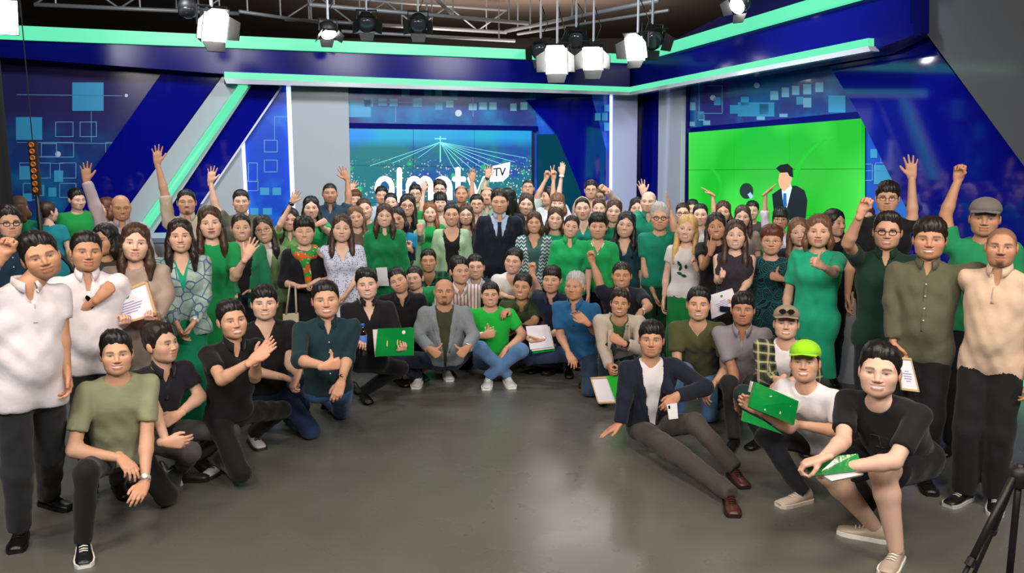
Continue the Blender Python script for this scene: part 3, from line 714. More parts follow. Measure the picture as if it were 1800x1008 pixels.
    if skirt and pose == 'stand':
        q = P-up*(0.535*H-skirt); pr.append(prim(P-up*0.02, q, 0.125*u+ease, 0.20*u, 0.06, fwd, 0.8))
        def zc(X, Y, Z): return skirt+0.02-Z+0*X+0*Y
        cuts.append(zc)
    else: cuts.append(hemcut(hem))
    inner = top.get('inner')
    if kind in ('blazer', 'cardigan'):
        if inner:
            icuts = [neckcut(0, 0.004), hemcut(hem+0.03)]
            if top.get('in_n') == 'v': icuts.append(vcut(0.15, 0.055))
            if top.get('in_n') == 'scoop': icuts.append(scoop(0.13, 0.075))
            iw, GI = garment('inner_top', torso(0.006), icuts, inner, top.get('in_pat'), top.get('in_c2'), 0.002, hq*1.25, lab=None); info['GI'] = GI; info['inner'] = iw
            if top.get('in_collar'): collar(cloth(inner), iw, 24, 0.054, 0.030, 0.030, 0.004)
        cuts.append(vcut(top.get('open', 0.36), top.get('ow', 0.075), top.get('flat', 0.0)))
        cuts[0] = neckcut(0, 0.016)
    elif nk == 'v': cuts.append(vcut(top.get('vd', 0.15), 0.06))
    elif nk == 'scoop': cuts.append(scoop(top.get('vd', 0.10), 0.08))
    elif nk == 'collar': cuts.append(vcut(top.get('vd', 0.11 if kind == 'polo' else 0.09), 0.026))
    g, G = garment(nm, pr, cuts, tcol, top.get('p'), top.get('c2'), top.get('wr', 0.0032 if front else 0.004), lab=top.get('lab'))
    info['top'] = g; info['G'] = G
    if nk == 'collar': collar(cloth(top.get('cc', tcol), None, None), g)
    if kind == 'shirt' and front:
        strip('placket', G, lin_path((0, -0.10), (0, -0.42), 12), 0.026, cloth(tcol), 0.004, g)
        ba = Acc()
        for q in proj(G, [(0, -0.12-0.075*i) for i in range(4)], 0.009): ba.lathe(q, F_, [(0.0055, -0.003), (0.0055, 0.002), (0.003, 0.003)], 8)
        achild('buttons', ba, mat('button_pale', '#cfcabb', 0.4), True, g)
    if kind == 'polo' and front:
        strip('placket', G, lin_path((0, -0.09), (0, -0.19), 6), 0.024, cloth(top.get('cc', tcol)), 0.004, g)
    if kind == 'blazer':
        for sg in (1, -1):
            op = top.get('open', 0.36); ow = top.get('ow', 0.075); fl_ = top.get('flat', 0.0)
            pth = [(sg*(fl_+ow*max(0, (1+z/op))+0.020), z) for z in np.linspace(0.02, -op*0.92, 10)]
            strip('lapel', G, pth, [0.012, 0.034, 0.05, 0.058, 0.060, 0.056, 0.048, 0.036, 0.024, 0.01], cloth(tcol, top.get('p'), top.get('c2')), 0.008, g)
    if kind == 'blazer' and top.get('tie'):
        GI = info['GI']; tm = cloth(top['tie'])
        strip('tie', GI, lin_path((0, -0.055), (0, -0.34), 10), [0.046, 0.034, 0.040, 0.046, 0.052, 0.057, 0.060, 0.063, 0.066, 0.06], tm, 0.008, info['inner'])
    # -------- trousers or skirt
    bot = dict(bot or {'c': '#15171c'}); bc = bot['c']
    if not (kind == 'dress'):
        pr = [prim(P+R_*0.058*sc-U*0.005, P-R_*0.058*sc-U*0.005, 0.094*sc, None, 0.04, F_, 0.92)]
        bcuts = []
        if bot.get('skirt'):
            pr.append(prim(P, V(P[0], P[1], bot['skirt']), 0.13*u, 0.21*u, 0.05, fwd, 0.8)); sz = bot['skirt']
            bcuts.append(lambda X, Y, Z: sz+0.02-Z+0*X+0*Y); nmb = 'skirt'
        else:
            nmb = 'shorts' if bot.get('bare') else 'trousers'
            for s in 'lr':
                a, b, c = leg[s]; wd = bot.get('wide', 0.0)
                if bot.get('bare'):
                    q = a+(b-a)*0.80; pr.append(prim(a, q+(b-a)*0.1, 0.098*sc+wd, 0.080*sc+wd, 0.04, clips=((q, nrm(b-a)),)))
                else:
                    d = nrm(c-b); q = c+d*0.012
                    pr += [prim(a, b, 0.084*sc+wd*0.5, 0.066*sc+wd, 0.04), prim(b, q+d*0.03, 0.066*sc+wd, 0.050*u+wd, 0.03, clips=((q, d),))]
        bcuts.append(lambda X, Y, Z: 0.012-Z+0*X+0*Y)
        gb, GB = garment(nmb, pr, bcuts, bc, bot.get('p'), bot.get('c2'), 0.0048, 0.0175 if front else 0.034, ws=1.0)
        info['bot'] = gb
    # -------- shoes
    if shoes:
        for s in 'lr':
            fd = feet[s]; an = leg[s][2]; y_ = fd
            z_ = V(0, 0, 1.0); z_ = nrm(z_-y_*np.dot(z_, y_)) if abs(y_[2]) < 0.95 else nrm(fwd)
            x_ = np.cross(y_, z_); so = obj('shoe', SHOE, None, body); M = np.eye(4); k_ = (0.90 if fem else 1.0)*(0.5+0.5*u)
            o_ = an-base-z_*0.082
            if abs(y_[2]) < 0.3: o_[2] = 0.0
            M[:3, 0] = x_*k_; M[:3, 1] = y_*k_; M[:3, 2] = z_*k_; M[:3, 3] = o_
            import mathutils
            so.matrix_local = mathutils.Matrix(M.tolist()); link_mat(so, mat('leather_%s' % shoes, shoes, 0.38))
            if sole and front:
                sl = obj('sole', SOLE, None, so); link_mat(sl, mat('rubber_%s' % sole, sole, 0.6))
                lc = obj('laces', LACES, None, so); link_mat(lc, mat('lace_%s' % (sole if shoes != sole else '#d8d8d8'), sole, 0.8))
    # -------- hair
    hm = hair_mat(HAIRC.get(hc, hc)); hairo = None
    styles = {'short': ('short', 0.016), 'combed': ('combed', 0.018), 'spiky': ('spiky', 0.016), 'quiff': ('quiff', 0.016), 'fringe': ('fringe', 0.019), 'crop': ('crop', 0.013), 'balding': ('balding', 0.006), 'buzz': ('buzz', 0.005),
              'long': ('longcap', 0.017), 'bob': ('longcap', 0.019), 'bangs': ('bangs', 0.018), 'bun': ('tied', 0.012), 'tied': ('tied', 0.013), 'shortf': ('fringe', 0.023), 'pony': ('tied', 0.013), 'capped': ('short', 0.008), 'bowl': ('bangs', 0.022)}
    if hair in styles:
        st, th = styles[hair]
        hv, hf3 = cap_shell(nu, nv, hl, st, seed, w, th); HV = [HW(hv)]; HF = [hf3]
        pr = []
        def L3(a, b, c): return Hc+hs*(hx*a+hf*b+hu*c)
        g_ = nrm(hu*0.45+up*0.55)
        def D3(a, b, c, drop): return L3(a, b, c)-g_*drop*hs
        if hair in ('long', 'bob', 'bangs'):
            ln_ = {'bob': 0.13, 'bangs': 0.15}.get(hair, hlen); fy = 0.055 if hair == 'long' else 0.012
            for sg in (1, -1):
                a1, a2, a3 = D3(sg*0.074*w, -0.006, 0, 0.05), D3(sg*0.082*w, fy*0.45, 0, ln_*0.62), D3(sg*0.082*w, fy, 0, ln_)
                pr += [prim(L3(sg*0.052*w, -0.018, 0.070), a1, 0.040, 0.042, 0.02, hx, 0.62), prim(a1, a2, 0.042, 0.044, 0.02, hx, 0.62), prim(a2, a3, 0.044, 0.020, 0.02, hx, 0.7),
                       prim(L3(sg*0.040, -0.066, 0.03), D3(sg*0.058, -0.072, 0, max(ln_, 0.12)), 0.042, 0.030, 0.03)]
            pr.append(prim(L3(0, -0.078, 0.03), D3(0, -0.085, 0, max(ln_*0.95, 0.12)), 0.046, 0.036, 0.03))
        elif hair == 'bun': pr.append(prim(L3(0, -0.075, 0.085), L3(0, -0.085, 0.08), 0.042, None, 0))
        elif hair in ('tied', 'pony'):
            pr.append(prim(L3(0, -0.105, 0.0), D3(0, -0.115, 0, 0.05), 0.028, 0.03, 0.02))
            if hair == 'pony': pr.append(prim(D3(0, -0.115, 0, 0.05), D3(0, -0.11, 0, hlen), 0.032, 0.018, 0.02))
        if pr:
            hh2 = 0.0095 if front else 0.0135
            Fh, loh, _ = field(pr, hh2); pv, pf = surfnet(Fh, loh, hh2); pv = wrinkle(pv, pf, 0.003, seed+1, 1.0)
            az = np.arctan2((pv-Hc)@hx, (pv-Hc)@hf); nn_ = vnormals(pv, pf); pv = pv+nn_*(0.0026*np.sin(az*34+3*np.sin((pv[:, 2])*14+seed)))[:, None]
            HV.append(pv); HF.append(pf+len(HV[0]))
        hairo = child('hair', np.concatenate(HV), np.concatenate(HF), hm)
    if hair in ('capped',):
        pass
    info['hl'] = hl; info['nu'] = nu; info['nv'] = nv; info['w'] = w; info['seed'] = seed
    # -------- glasses
    if glasses:
        ga = Acc(); tr = 0.0016 if glasses != '#111111' else 0.0024
        for sg in (1, -1):
            pts = [HW(np.array([[sg*0.033+0.0225*math.copysign(abs(math.cos(a))**0.75, math.cos(a)), 0.094-0.25*abs(sg*0.033+0.022*math.cos(a))**2*14, 0.003+0.0165*math.copysign(abs(math.sin(a))**0.75, math.sin(a))]]))[0] for a in np.linspace(0, 2*math.pi, 17)]
            ga.tube(pts, tr*1.25, 5, False); ga.tube(HW(np.array([[sg*0.055, 0.082, 0.008], [sg*0.074*w, 0.05, 0.008], [sg*0.079*w, -0.012, 0.006]])), tr, 5)
        ga.tube(HW(np.array([[-0.0105, 0.096, 0.006], [0, 0.100, 0.009], [0.0105, 0.096, 0.006]])), tr, 5)
        achild('glasses', ga, mat('frame_%s' % glasses, glasses, 0.3, 0.3), True)
    if extra: extra(info)
    return info

# ------------------------------------------------------------------ things people wear
def cap_hat(col, brim=0.075, band=None):
    def fn(i):
        hv, hf = cap_shell(i['nu'], i['nv'], i['hl'], 'hat', 1, i['w'], 0.024)
        c = i['child']('cap', i['HW'](hv), hf, cloth(col))
        n = 15; v = []
        for j in range(n):
            a = math.radians(-62+124*j/(n-1)); xx = 0.086*math.sin(a)*i['w']; y0 = 0.058+0.036*math.cos(a)
            e = brim*math.cos(a)**0.6
            for k, (dy, dz) in enumerate(((-0.012, 0.064), (e, 0.058-0.012*abs(math.sin(a))), (e, 0.052-0.012*abs(math.sin(a))), (-0.012, 0.056))): v.append((xx*(1.0 if dy < 0 else 0.96), y0+dy, dz))
        f = [(j*4+k, j*4+(k+1) % 4, (j+1)*4+(k+1) % 4, (j+1)*4+k) for j in range(n-1) for k in range(4)]
        i['child']('cap_brim', i['HW'](np.array(v)), f, cloth(band or col), parent=c)
        i['capo'] = c
        i['child']('cap_button', i['HW'](np.array([(0.008*math.cos(a)*s, -0.012+0.008*math.sin(a)*s, 0.142+z) for s, z in ((1, 0), (0.8, 0.004)) for a in np.linspace(0, 2*math.pi, 9)[:-1]])), [tuple(range(8, 16))]+[(q, (q+1) % 8, 8+(q+1) % 8, 8+q) for q in range(8)], cloth(col), parent=c)
    return fn
def watch(side, col='#111111', face='#dfe6e6', t=0.9):
    def fn(i):
        a, b, c = i['arm'][side][:3]; d = nrm(c-b); q = b+(c-b)*t; A = Acc(); r = 0.031 if i['H'] > 1.66 else 0.028
        A.lathe(q, d, [(r, -0.011), (r+0.003, -0.009), (r+0.003, 0.009), (r, 0.011)], 16); w = i['achild']('watch', A, mat('strap_%s' % col, col, 0.45), True)
        n = nrm(CAMP-q+V(0, 0, 2)); n = nrm(n-d*np.dot(n, d)); B = Acc(); B.lathe(q+n*(r-0.002), n, [(0.017, 0), (0.017, 0.010), (0.014, 0.012)], 14); i['achild']('watch_face', B, mat('dial_%s' % face, face, 0.2, 0.3), True, w)
    return fn
def both(*fs):
    def fn(i):
        for f in fs: f(i)
    return fn
# ------------------------------------------------------------------ the studio: room shell
def at_z(px, py, z):
    r = ray(px, py); return CAMP+r*((z-CAMH)/r[2])
def floor_mat():
    m = mat('studio_floor', '#565a58', 0.34, spec=0.5); N, L = nodes(m); b = N['Principled BSDF']
    tc = N.new('ShaderNodeTexCoord'); t = N.new('ShaderNodeTexNoise'); t.inputs['Scale'].default_value = 0.9; t.inputs['Detail'].default_value = 4; L.new(tc.outputs['Object'], t.inputs['Vector'])
    L.new(pmix(N, L, t.outputs['Fac'], '#51544f', '#6a6860'), b.inputs['Base Color'])
    t2 = N.new('ShaderNodeTexNoise'); t2.inputs['Scale'].default_value = 2.5; t2.inputs['Detail'].default_value = 5; L.new(tc.outputs['Object'], t2.inputs['Vector'])
    mr = N.new('ShaderNodeMapRange'); L.new(t2.outputs['Fac'], mr.inputs[0]); mr.inputs[3].default_value = 0.20; mr.inputs[4].default_value = 0.36; L.new(mr.outputs[0], b.inputs['Roughness'])
    bp = N.new('ShaderNodeBump'); bp.inputs['Strength'].default_value = 0.018; bp.inputs['Distance'].default_value = 0.01; L.new(t2.outputs['Fac'], bp.inputs['Height']); L.new(bp.outputs['Normal'], b.inputs['Normal'])
    return m
obj('floor', Acc().box((0, 10, -0.05), (11, 15, 0.05)).mesh('floor'), floor_mat(), kind='structure', label='dark grey glossy studio floor', cat='floor')
dk = mat('dark_paint', '#24232a', 0.85); ceil_m = mat('ceiling_paint', '#7c6a60', 0.9)
obj('ceiling', Acc().box((0, 10, 5.00), (11, 15, 0.05)).mesh('ceiling'), ceil_m, kind='structure', label='dark brown studio ceiling above the lighting grid', cat='ceiling')
for nm, c, h in (('wall_far', (0, 24.95, 2.475), (11, 0.05, 2.475)), ('wall_left', (-10.95, 10, 2.475), (0.05, 15, 2.475)), ('wall_right', (10.95, 10, 2.475), (0.05, 15, 2.475)), ('wall_rear', (0, -4.95, 2.475), (11, 0.05, 2.475))):
    obj(nm, Acc().box(c, h).mesh(nm), mat('far_paint', '#5c514c', 0.9) if nm == 'wall_far' else dk, kind='structure', label='black-painted studio room wall', cat='wall')
# the set: two walls that meet in a corner, placed where they stand in the room
CORN = V(2.23, 15.0, 0); DL = nrm(V(-0.97, -0.24, 0)); NL = nrm(V(0.24, -0.97, 0)); DR = nrm(V(0.371, -0.928, 0)); NR = nrm(V(-0.928, -0.371, 0))
PL = {'L': (CORN, NL, DL), 'R': (CORN, NR, DR)}
def wp(pl, px, py, off=0.0):
    q, n, d = PL[pl]
    p = on_plane(px, 300 if py is None else py, q+n*off, n)
    if py is None: p = p.copy(); p[2] = 0.0
    return p
def wpoly(acc, pl, pts, off, th=0.04): return acc.ext([wp(pl, a, b, off) for a, b in pts], -PL[pl][1]*th)
def print_mat(name, c1, c2, c3, sc=0.35, seed=0.0, zsplit=0.0):
    m = mat(name, c1, 0.22, spec=0.5, coat=0.3); N, L = nodes(m); b = N['Principled BSDF']; tc = N.new('ShaderNodeTexCoord')
    mp = N.new('ShaderNodeMapping'); mp.inputs['Location'].default_value = (seed, seed*0.7, seed*0.3); L.new(tc.outputs['Object'], mp.inputs[0])
    t = N.new('ShaderNodeTexNoise'); t.inputs['Scale'].default_value = sc; t.inputs['Detail'].default_value = 2; L.new(mp.outputs[0], t.inputs['Vector'])
    t2 = N.new('ShaderNodeTexNoise'); t2.inputs['Scale'].default_value = sc*2.3; t2.inputs['Detail'].default_value = 3; L.new(mp.outputs[0], t2.inputs['Vector'])
    r1 = N.new('ShaderNodeMapRange'); L.new(t.outputs['Fac'], r1.inputs[0]); r1.inputs[1].default_value = 0.4; r1.inputs[2].default_value = 0.62
    r2 = N.new('ShaderNodeMapRange'); L.new(t2.outputs['Fac'], r2.inputs[0]); r2.inputs[1].default_value = 0.48; r2.inputs[2].default_value = 0.72
    fac = r1.outputs[0]; f3 = r2.outputs[0]
    if zsplit:
        sx = N.new('ShaderNodeSeparateXYZ'); L.new(tc.outputs['Object'], sx.inputs[0]); zz = N.new('ShaderNodeMapRange'); L.new(sx.outputs[2], zz.inputs[0]); zz.inputs[1].default_value = zsplit-0.5; zz.inputs[2].default_value = zsplit+0.6
        fac = pmath(N, L, 'MAXIMUM', pmath(N, L, 'MULTIPLY', zz.outputs[0], 0.9), pmath(N, L, 'MULTIPLY', fac, 0.4)); f3 = pmath(N, L, 'MULTIPLY', f3, pmath(N, L, 'SUBTRACT', 1.0, zz.outputs[0]))
    L.new(pmix(N, L, f3, pmix(N, L, fac, c1, c2), c3), b.inputs['Base Color'])
    return m
blue_gloss = mat('gloss_blue', '#080e86', 0.05, spec=0.6, coat=0.8)
navy_gloss = mat('gloss_navy', '#0b1068', 0.14, spec=0.14)
grey_gloss = mat('gloss_grey', '#b4bcc6', 0.12, spec=0.5, coat=0.5)
dgrey_gloss = mat('gloss_dark_grey', '#5a5d62', 0.10, spec=0.5, coat=0.6)
lav = mat('gloss_lavender', '#b9bfe6', 0.15, spec=0.5, coat=0.5)
white_edge = mat('white_edge', '#d8dde8', 0.4)
led = mat('led_green', '#0a3a24', 0.4, emit=(0.13, 0.80, 0.45), estr=1.1)
led_w = mat('led_cool', '#8890c0', 0.4, emit=(0.55, 0.62, 1.0), estr=1.6)
teal_p = mat('gloss_teal', '#06465e', 0.12, coat=0.5)
prA = print_mat('print_left', '#0f4a96', '#35265e', '#0a80ba', 0.9, 3.0, 2.1)
prB = print_mat('print_top', '#1158a8', '#3a3a8e', '#1c86c0', 0.8, 1.0)
prC = print_mat('print_lit', '#0d50d0', '#1d4fd8', '#2f86ee', 0.8, 5.0)
sq_c = mat('print_square', '#3fa3d6', 0.3); sq_l = mat('print_square_pale', '#7cc0e2', 0.3); sq_o = mat('print_outline', '#6fa8d8', 0.3); glowm = mat('print_star', '#c8d4f0', 0.3)
WL = obj('wall_back', wpoly(Acc(), 'L', [(-60, 78), (1150, 108), (1150, None), (-60, None)], -0.12, 0.06).mesh('wall_back'), mat('set_navy', '#0a1046', 0.3), kind='structure', label='long dark blue set wall carrying panels, columns and the city screen', cat='wall')
WR = obj('wall_side', wpoly(Acc(), 'R', [(1108, 108), (1850, -260), (2600, -700), (2600, None), (1108, None)], -0.12, 0.06).mesh('wall_side'), mat('set_navy', '#0a1046', 0.3), kind='structure', label='angled dark blue set wall carrying the green screen', cat='wall')
def panel(name, pl, pts, off, m, th=0.05, parent=None, lab=None):
    return obj(name, wpoly(Acc(), pl, pts, off, th).mesh(name), m, parent or (WL if pl == 'L' else WR), lab)
def squares(pl, parent, off, filled=(), pale=(), outline=(), lines=(), stars=()):
    for nm, lst, m in (('printed_squares', filled, sq_c), ('printed_pale_squares', pale, sq_l)):
        if lst:
            a = Acc()
            for x, y, w, h in lst: wpoly(a, pl, [(x, y), (x+w, y), (x+w, y+h), (x, y+h)], off, 0.004)
            obj(nm, a.mesh(nm), m, parent)
    a = Acc()
    for x, y, w, h in outline:
        t = 1.3
        for X, Y, W, Hh in ((x, y, w, t), (x, y+h-t, w, t), (x, y, t, h), (x+w-t, y, t, h)): wpoly(a, pl, [(X, Y), (X+W, Y), (X+W, Y+Hh), (X, Y+Hh)], off+0.001, 0.004)
    for x0, y0, x1, y1 in lines:
        if abs(x1-x0) > abs(y1-y0): wpoly(a, pl, [(x0, y0), (x1, y1), (x1, y1+1.0), (x0, y0+1.0)], off, 0.003)
        else: wpoly(a, pl, [(x0, y0), (x0+1.0, y0), (x1+1.0, y1), (x1, y1)], off, 0.003)
    if a.n: obj('printed_outlines', a.mesh('printed_outlines'), sq_o, parent)
    a = Acc()
    for x, y, r in stars: wpoly(a, pl, [(x+r*math.cos(t), y+r*math.sin(t)) for t in np.linspace(0, 2*math.pi, 13)[:-1]], off, 0.004)
    if a.n: obj('printed_stars', a.mesh('printed_stars'), glowm, parent)
# back wall, from the curtain to the corner
p1 = panel('graphic_panel', 'L', [(-20, 92), (330, 102), (330, None), (-20, None)], 0.0, prA, lab='printed purple and blue graphic panel')
squares('L', p1, 0.006, filled=[(28, 206, 46, 40), (127, 145, 55, 50), (60, 325, 18, 20), (85, 330, 14, 16), (40, 340, 16, 14), (34, 292, 22, 24), (95, 300, 16, 20)], outline=[(97, 214, 32, 27), (140, 214, 30, 27), (58, 250, 72, 27), (34, 286, 55, 28), (104, 286, 30, 28), (104, 322, 30, 26), (40, 322, 24, 30), (185, 250, 30, 30), (72, 252, 28, 24)], lines=[(30, 166, 215, 168), (160, 196, 160, 250), (30, 250, 210, 252), (36, 286, 110, 287)], stars=[(222, 168, 3), (102, 271, 5)])
panel('diagonal_band', 'L', [(307, 96), (404, 110), (392, 130), (205, 392), (150, 470), (30, 470), (105, 382)], 0.10, blue_gloss, 0.10, lab='glossy blue diagonal band')
panel('diagonal_band', 'L', [(394, 130), (450, 132), (445, 146), (276, 400), (232, 470), (150, 470), (205, 392)], 0.22, grey_gloss, 0.14, lab='glossy pale grey diagonal beam')
panel('diagonal_band', 'L', [(446, 146), (500, 146), (352, 360), (280, 470), (232, 470)], 0.12, blue_gloss, 0.08, lab='glossy blue diagonal band')
panel('edge_strip', 'L', [(497, 146), (501, 146), (356, 359), (352, 359)], 0.14, white_edge, 0.05)
panel('wedge_panel', 'L', [(428, 245), (428, None), (280, None), (352, 359)], 0.04, grey_gloss, 0.05)
p2 = panel('graphic_panel', 'L', [(499, 150), (508, 150), (512, None), (428, None), (426, 250)], 0.02, prC, lab='lit blue graphic panel with squares')
squares('L', p2, 0.026, filled=[(457, 330, 16, 13), (479, 330, 15, 13), (440, 366, 14, 12), (462, 366, 16, 12)], outline=[(464, 246, 24, 22), (464, 281, 24, 22), (436, 286, 17, 34), (430, 318, 24, 18)], lines=[(482, 205, 508, 205), (482, 205, 482, 246)])
panel('light_edge', 'L', [(503, 150), (511, 150), (516, None), (508, None)], 0.06, led_w, 0.04, lab='cool white lit vertical edge')
panel('light_edge', 'L', [(424, 250), (430, 246), (434, None), (428, None)], 0.06, led_w, 0.04, lab='cool white lit vertical edge')
panel('column', 'L', [(511, 148), (612, 152), (614, None), (516, None)], 0.12, grey_gloss, 0.16, lab='wide glossy grey column')
p3 = panel('graphic_panel', 'L', [(612, 150), (942, 158), (942, 232), (612, 222)], 0.03, prB, lab='printed blue header panel above the city screen')
squares('L', p3, 0.036, filled=[(612, 176, 40, 30), (640, 172, 16, 16), (665, 173, 15, 13), (685, 174, 14, 13), (726, 173, 16, 15), (765, 180, 13, 13), (790, 163, 14, 12), (746, 158, 12, 11), (706, 158, 14, 12)], pale=[(784, 177, 13, 12), (824, 182, 14, 12), (842, 180, 14, 13), (860, 180, 13, 13), (897, 182, 11, 13), (915, 180, 12, 13), (765, 158, 12, 12)], lines=[(654, 179, 730, 180), (695, 186, 695, 215), (831, 170, 831, 205)], stars=[(806, 199, 6)])
panel('panel_rail', 'L', [(610, 216), (946, 222), (946, 231), (610, 225)], 0.08, navy_gloss, 0.08)
panel('side_panel', 'L', [(936, 166), (1078, 168), (1078, None), (938, None)], 0.0, prC, lab='lit blue panel beside the city screen')
p4 = panel('graphic_panel', 'L', [(944, 236), (1040, 236), (1062, None), (946, None)], 0.03, teal_p, 0.03, lab='glossy teal panel')
panel('diagonal_band', 'L', [(924, 176), (1040, 168), (1110, 430), (1060, 430), (975, 232)], 0.06, blue_gloss, 0.05, lab='glossy blue diagonal band')
panel('diagonal_band', 'L', [(946, 236), (978, 236), (1018, 330), (1050, 430), (946, 430)], 0.07, teal_p, 0.04, lab='glossy teal wedge')
squares('L', WL, 0.065, filled=[(1046, 199, 10, 13), (1058, 199, 10, 13), (1062, 216, 9, 14), (1062, 184, 9, 12)])
panel('light_edge', 'L', [(1073, 168), (1077, 168), (1079, None), (1075, None)], 0.16, led_w, 0.04, lab='cool white lit vertical edge')
panel('column', 'L', [(1077, 166), (1121, 168), (1121, None), (1079, None)], 0.14, lav, 0.16, lab='lavender corner column')
panel('column', 'R', [(1158, 160), (1198, 152), (1200, None), (1160, None)], 0.16, grey_gloss, 0.14, lab='slim pale grey column beside the green screen')
panel('corner_panel', 'R', [(1121, 166), (1158, 160), (1160, None), (1122, None)], 0.03, blue_gloss, 0.06)
# angled wall
p5 = panel('graphic_panel', 'R', [(1206, 150), (1470, 92), (1520, 200), (1208, 232)], 0.02, prB, lab='printed blue header panel above the green screen')
squares('R', p5, 0.026, filled=[(1283, 185, 14, 15), (1297, 180, 64, 25), (1255, 171, 12, 14), (1302, 170, 14, 16), (1335, 183, 16, 18), (1456, 168, 30, 30), (1400, 170, 12, 14), (1226, 196, 11, 14)], pale=[(1212, 180, 10, 14), (1228, 202, 10, 10), (1354, 160, 14, 16), (1374, 154, 13, 17), (1392, 151, 13, 16), (1412, 148, 14, 18), (1433, 145, 14, 17), (1412, 172, 14, 17), (1212, 214, 9, 8), (1236, 212, 12, 8), (1330, 205, 14, 6), (1370, 200, 14, 6)], outline=[(1228, 150, 42, 50)], stars=[(1253, 172, 5), (1330, 150, 5)])
panel('panel_rail', 'R', [(1200, 226), (1520, 195), (1520, 211), (1200, 236)], 0.08, navy_gloss, 0.08)
panel('panel_rail', 'R', [(1198, 160), (1208, 158), (1210, None), (1200, None)], 0.08, navy_gloss, 0.08)
p6 = panel('graphic_panel', 'R', [(1516, 205), (1532, 215), (1596, 372), (1600, None), (1512, None)], 0.03, prC, lab='lit blue triangular panel beside the green screen')
squares('R', p6, 0.036, filled=[(1530, 262, 12, 16), (1536, 290, 40, 34)], outline=[(1518, 288, 16, 30), (1538, 286, 36, 34)], lines=[(1518, 300, 1580, 300), (1548, 258, 1548, 286)])
panel('diagonal_band', 'R', [(1447, 98), (1530, 70), (1590, 0), (1640, 80), (1900, 420), (1900, None), (1620, None), (1596, 372), (1508, 198)], 0.14, blue_gloss, 0.10, lab='broad glossy blue diagonal panel')
panel('diagonal_band', 'R', [(1582, -4), (1640, -260), (2000, -420), (2000, 560), (1800, 292)], 0.30, dgrey_gloss, 0.12, lab='glossy grey slanted panel')
panel('base_light', 'R', [(1480, 640), (1900, 800), (1900, 830), (1480, 655)], 0.10, led, 0.05) if False else None
bl = [wp('R', x, 300, 0.20) for x in (1300, 2100)]; a = Acc()
a.ext([V(*bl[0][:2], 0.02), V(*bl[1][:2], 0.02), V(*bl[1][:2], 0.24), V(*bl[0][:2], 0.24)], -NR*0.05); obj('base_light', a.mesh('base_light'), led, WR, 'green light strip along the floor')
# header beams with their green light strips
def header(name, pl, pts, off, m, lab): return panel(name, pl, pts, off, m, 0.35, lab=lab)
header('header_beam', 'L', [(-60, 62), (1107, 100), (1107, 168), (394, 148), (394, 130), (-60, 96)], 0.55, navy_gloss, 'glossy dark blue header beam')
header('header_beam', 'R', [(1107, 96), (1150, 84), (1600, -40), (1600, 56), (1526, 92), (1107, 168)], 0.55, navy_gloss, 'glossy dark blue header beam')
def led_bar(pl, a, b, wa, wb, off, th=0.10):
    return panel('light_strip', pl, [(a[0], a[1]-wa/2), (b[0], b[1]-wb/2), (b[0], b[1]+wb/2), (a[0], a[1]+wa/2)], off, led, th, lab='glowing green light strip')
led_bar('L', (-60, 53), (1107, 103), 25, 15, 0.66); led_bar('R', (1107, 103), (1600, -42), 15, 28, 0.66)
led_bar('L', (394, 132), (1107, 157.5), 12, 9, 0.64); led_bar('R', (1107, 157.5), (1526, 74), 9, 14, 0.64)
panel('strip_sill', 'L', [(394, 138), (1107, 162), (1107, 167.5), (398, 147)], 0.66, grey_gloss, 0.12); panel('strip_sill', 'R', [(1107, 162), (1526, 81), (1530, 90), (1107, 167.5)], 0.66, grey_gloss, 0.12)
ta = [wp('L', x, y, 0.30) for x, y in ((430, 148), (252, 402), (205, 470))]; tb = Acc().tube(ta, 0.062, 12); obj('light_tube', tb.mesh('light_tube', True), led, WL, 'green glowing tube along the diagonal beam')
panel('beam_face', 'R', [(1526, 68), (1606, 40), (1606, 62), (1530, 90)], 0.56, navy_gloss, 0.1)

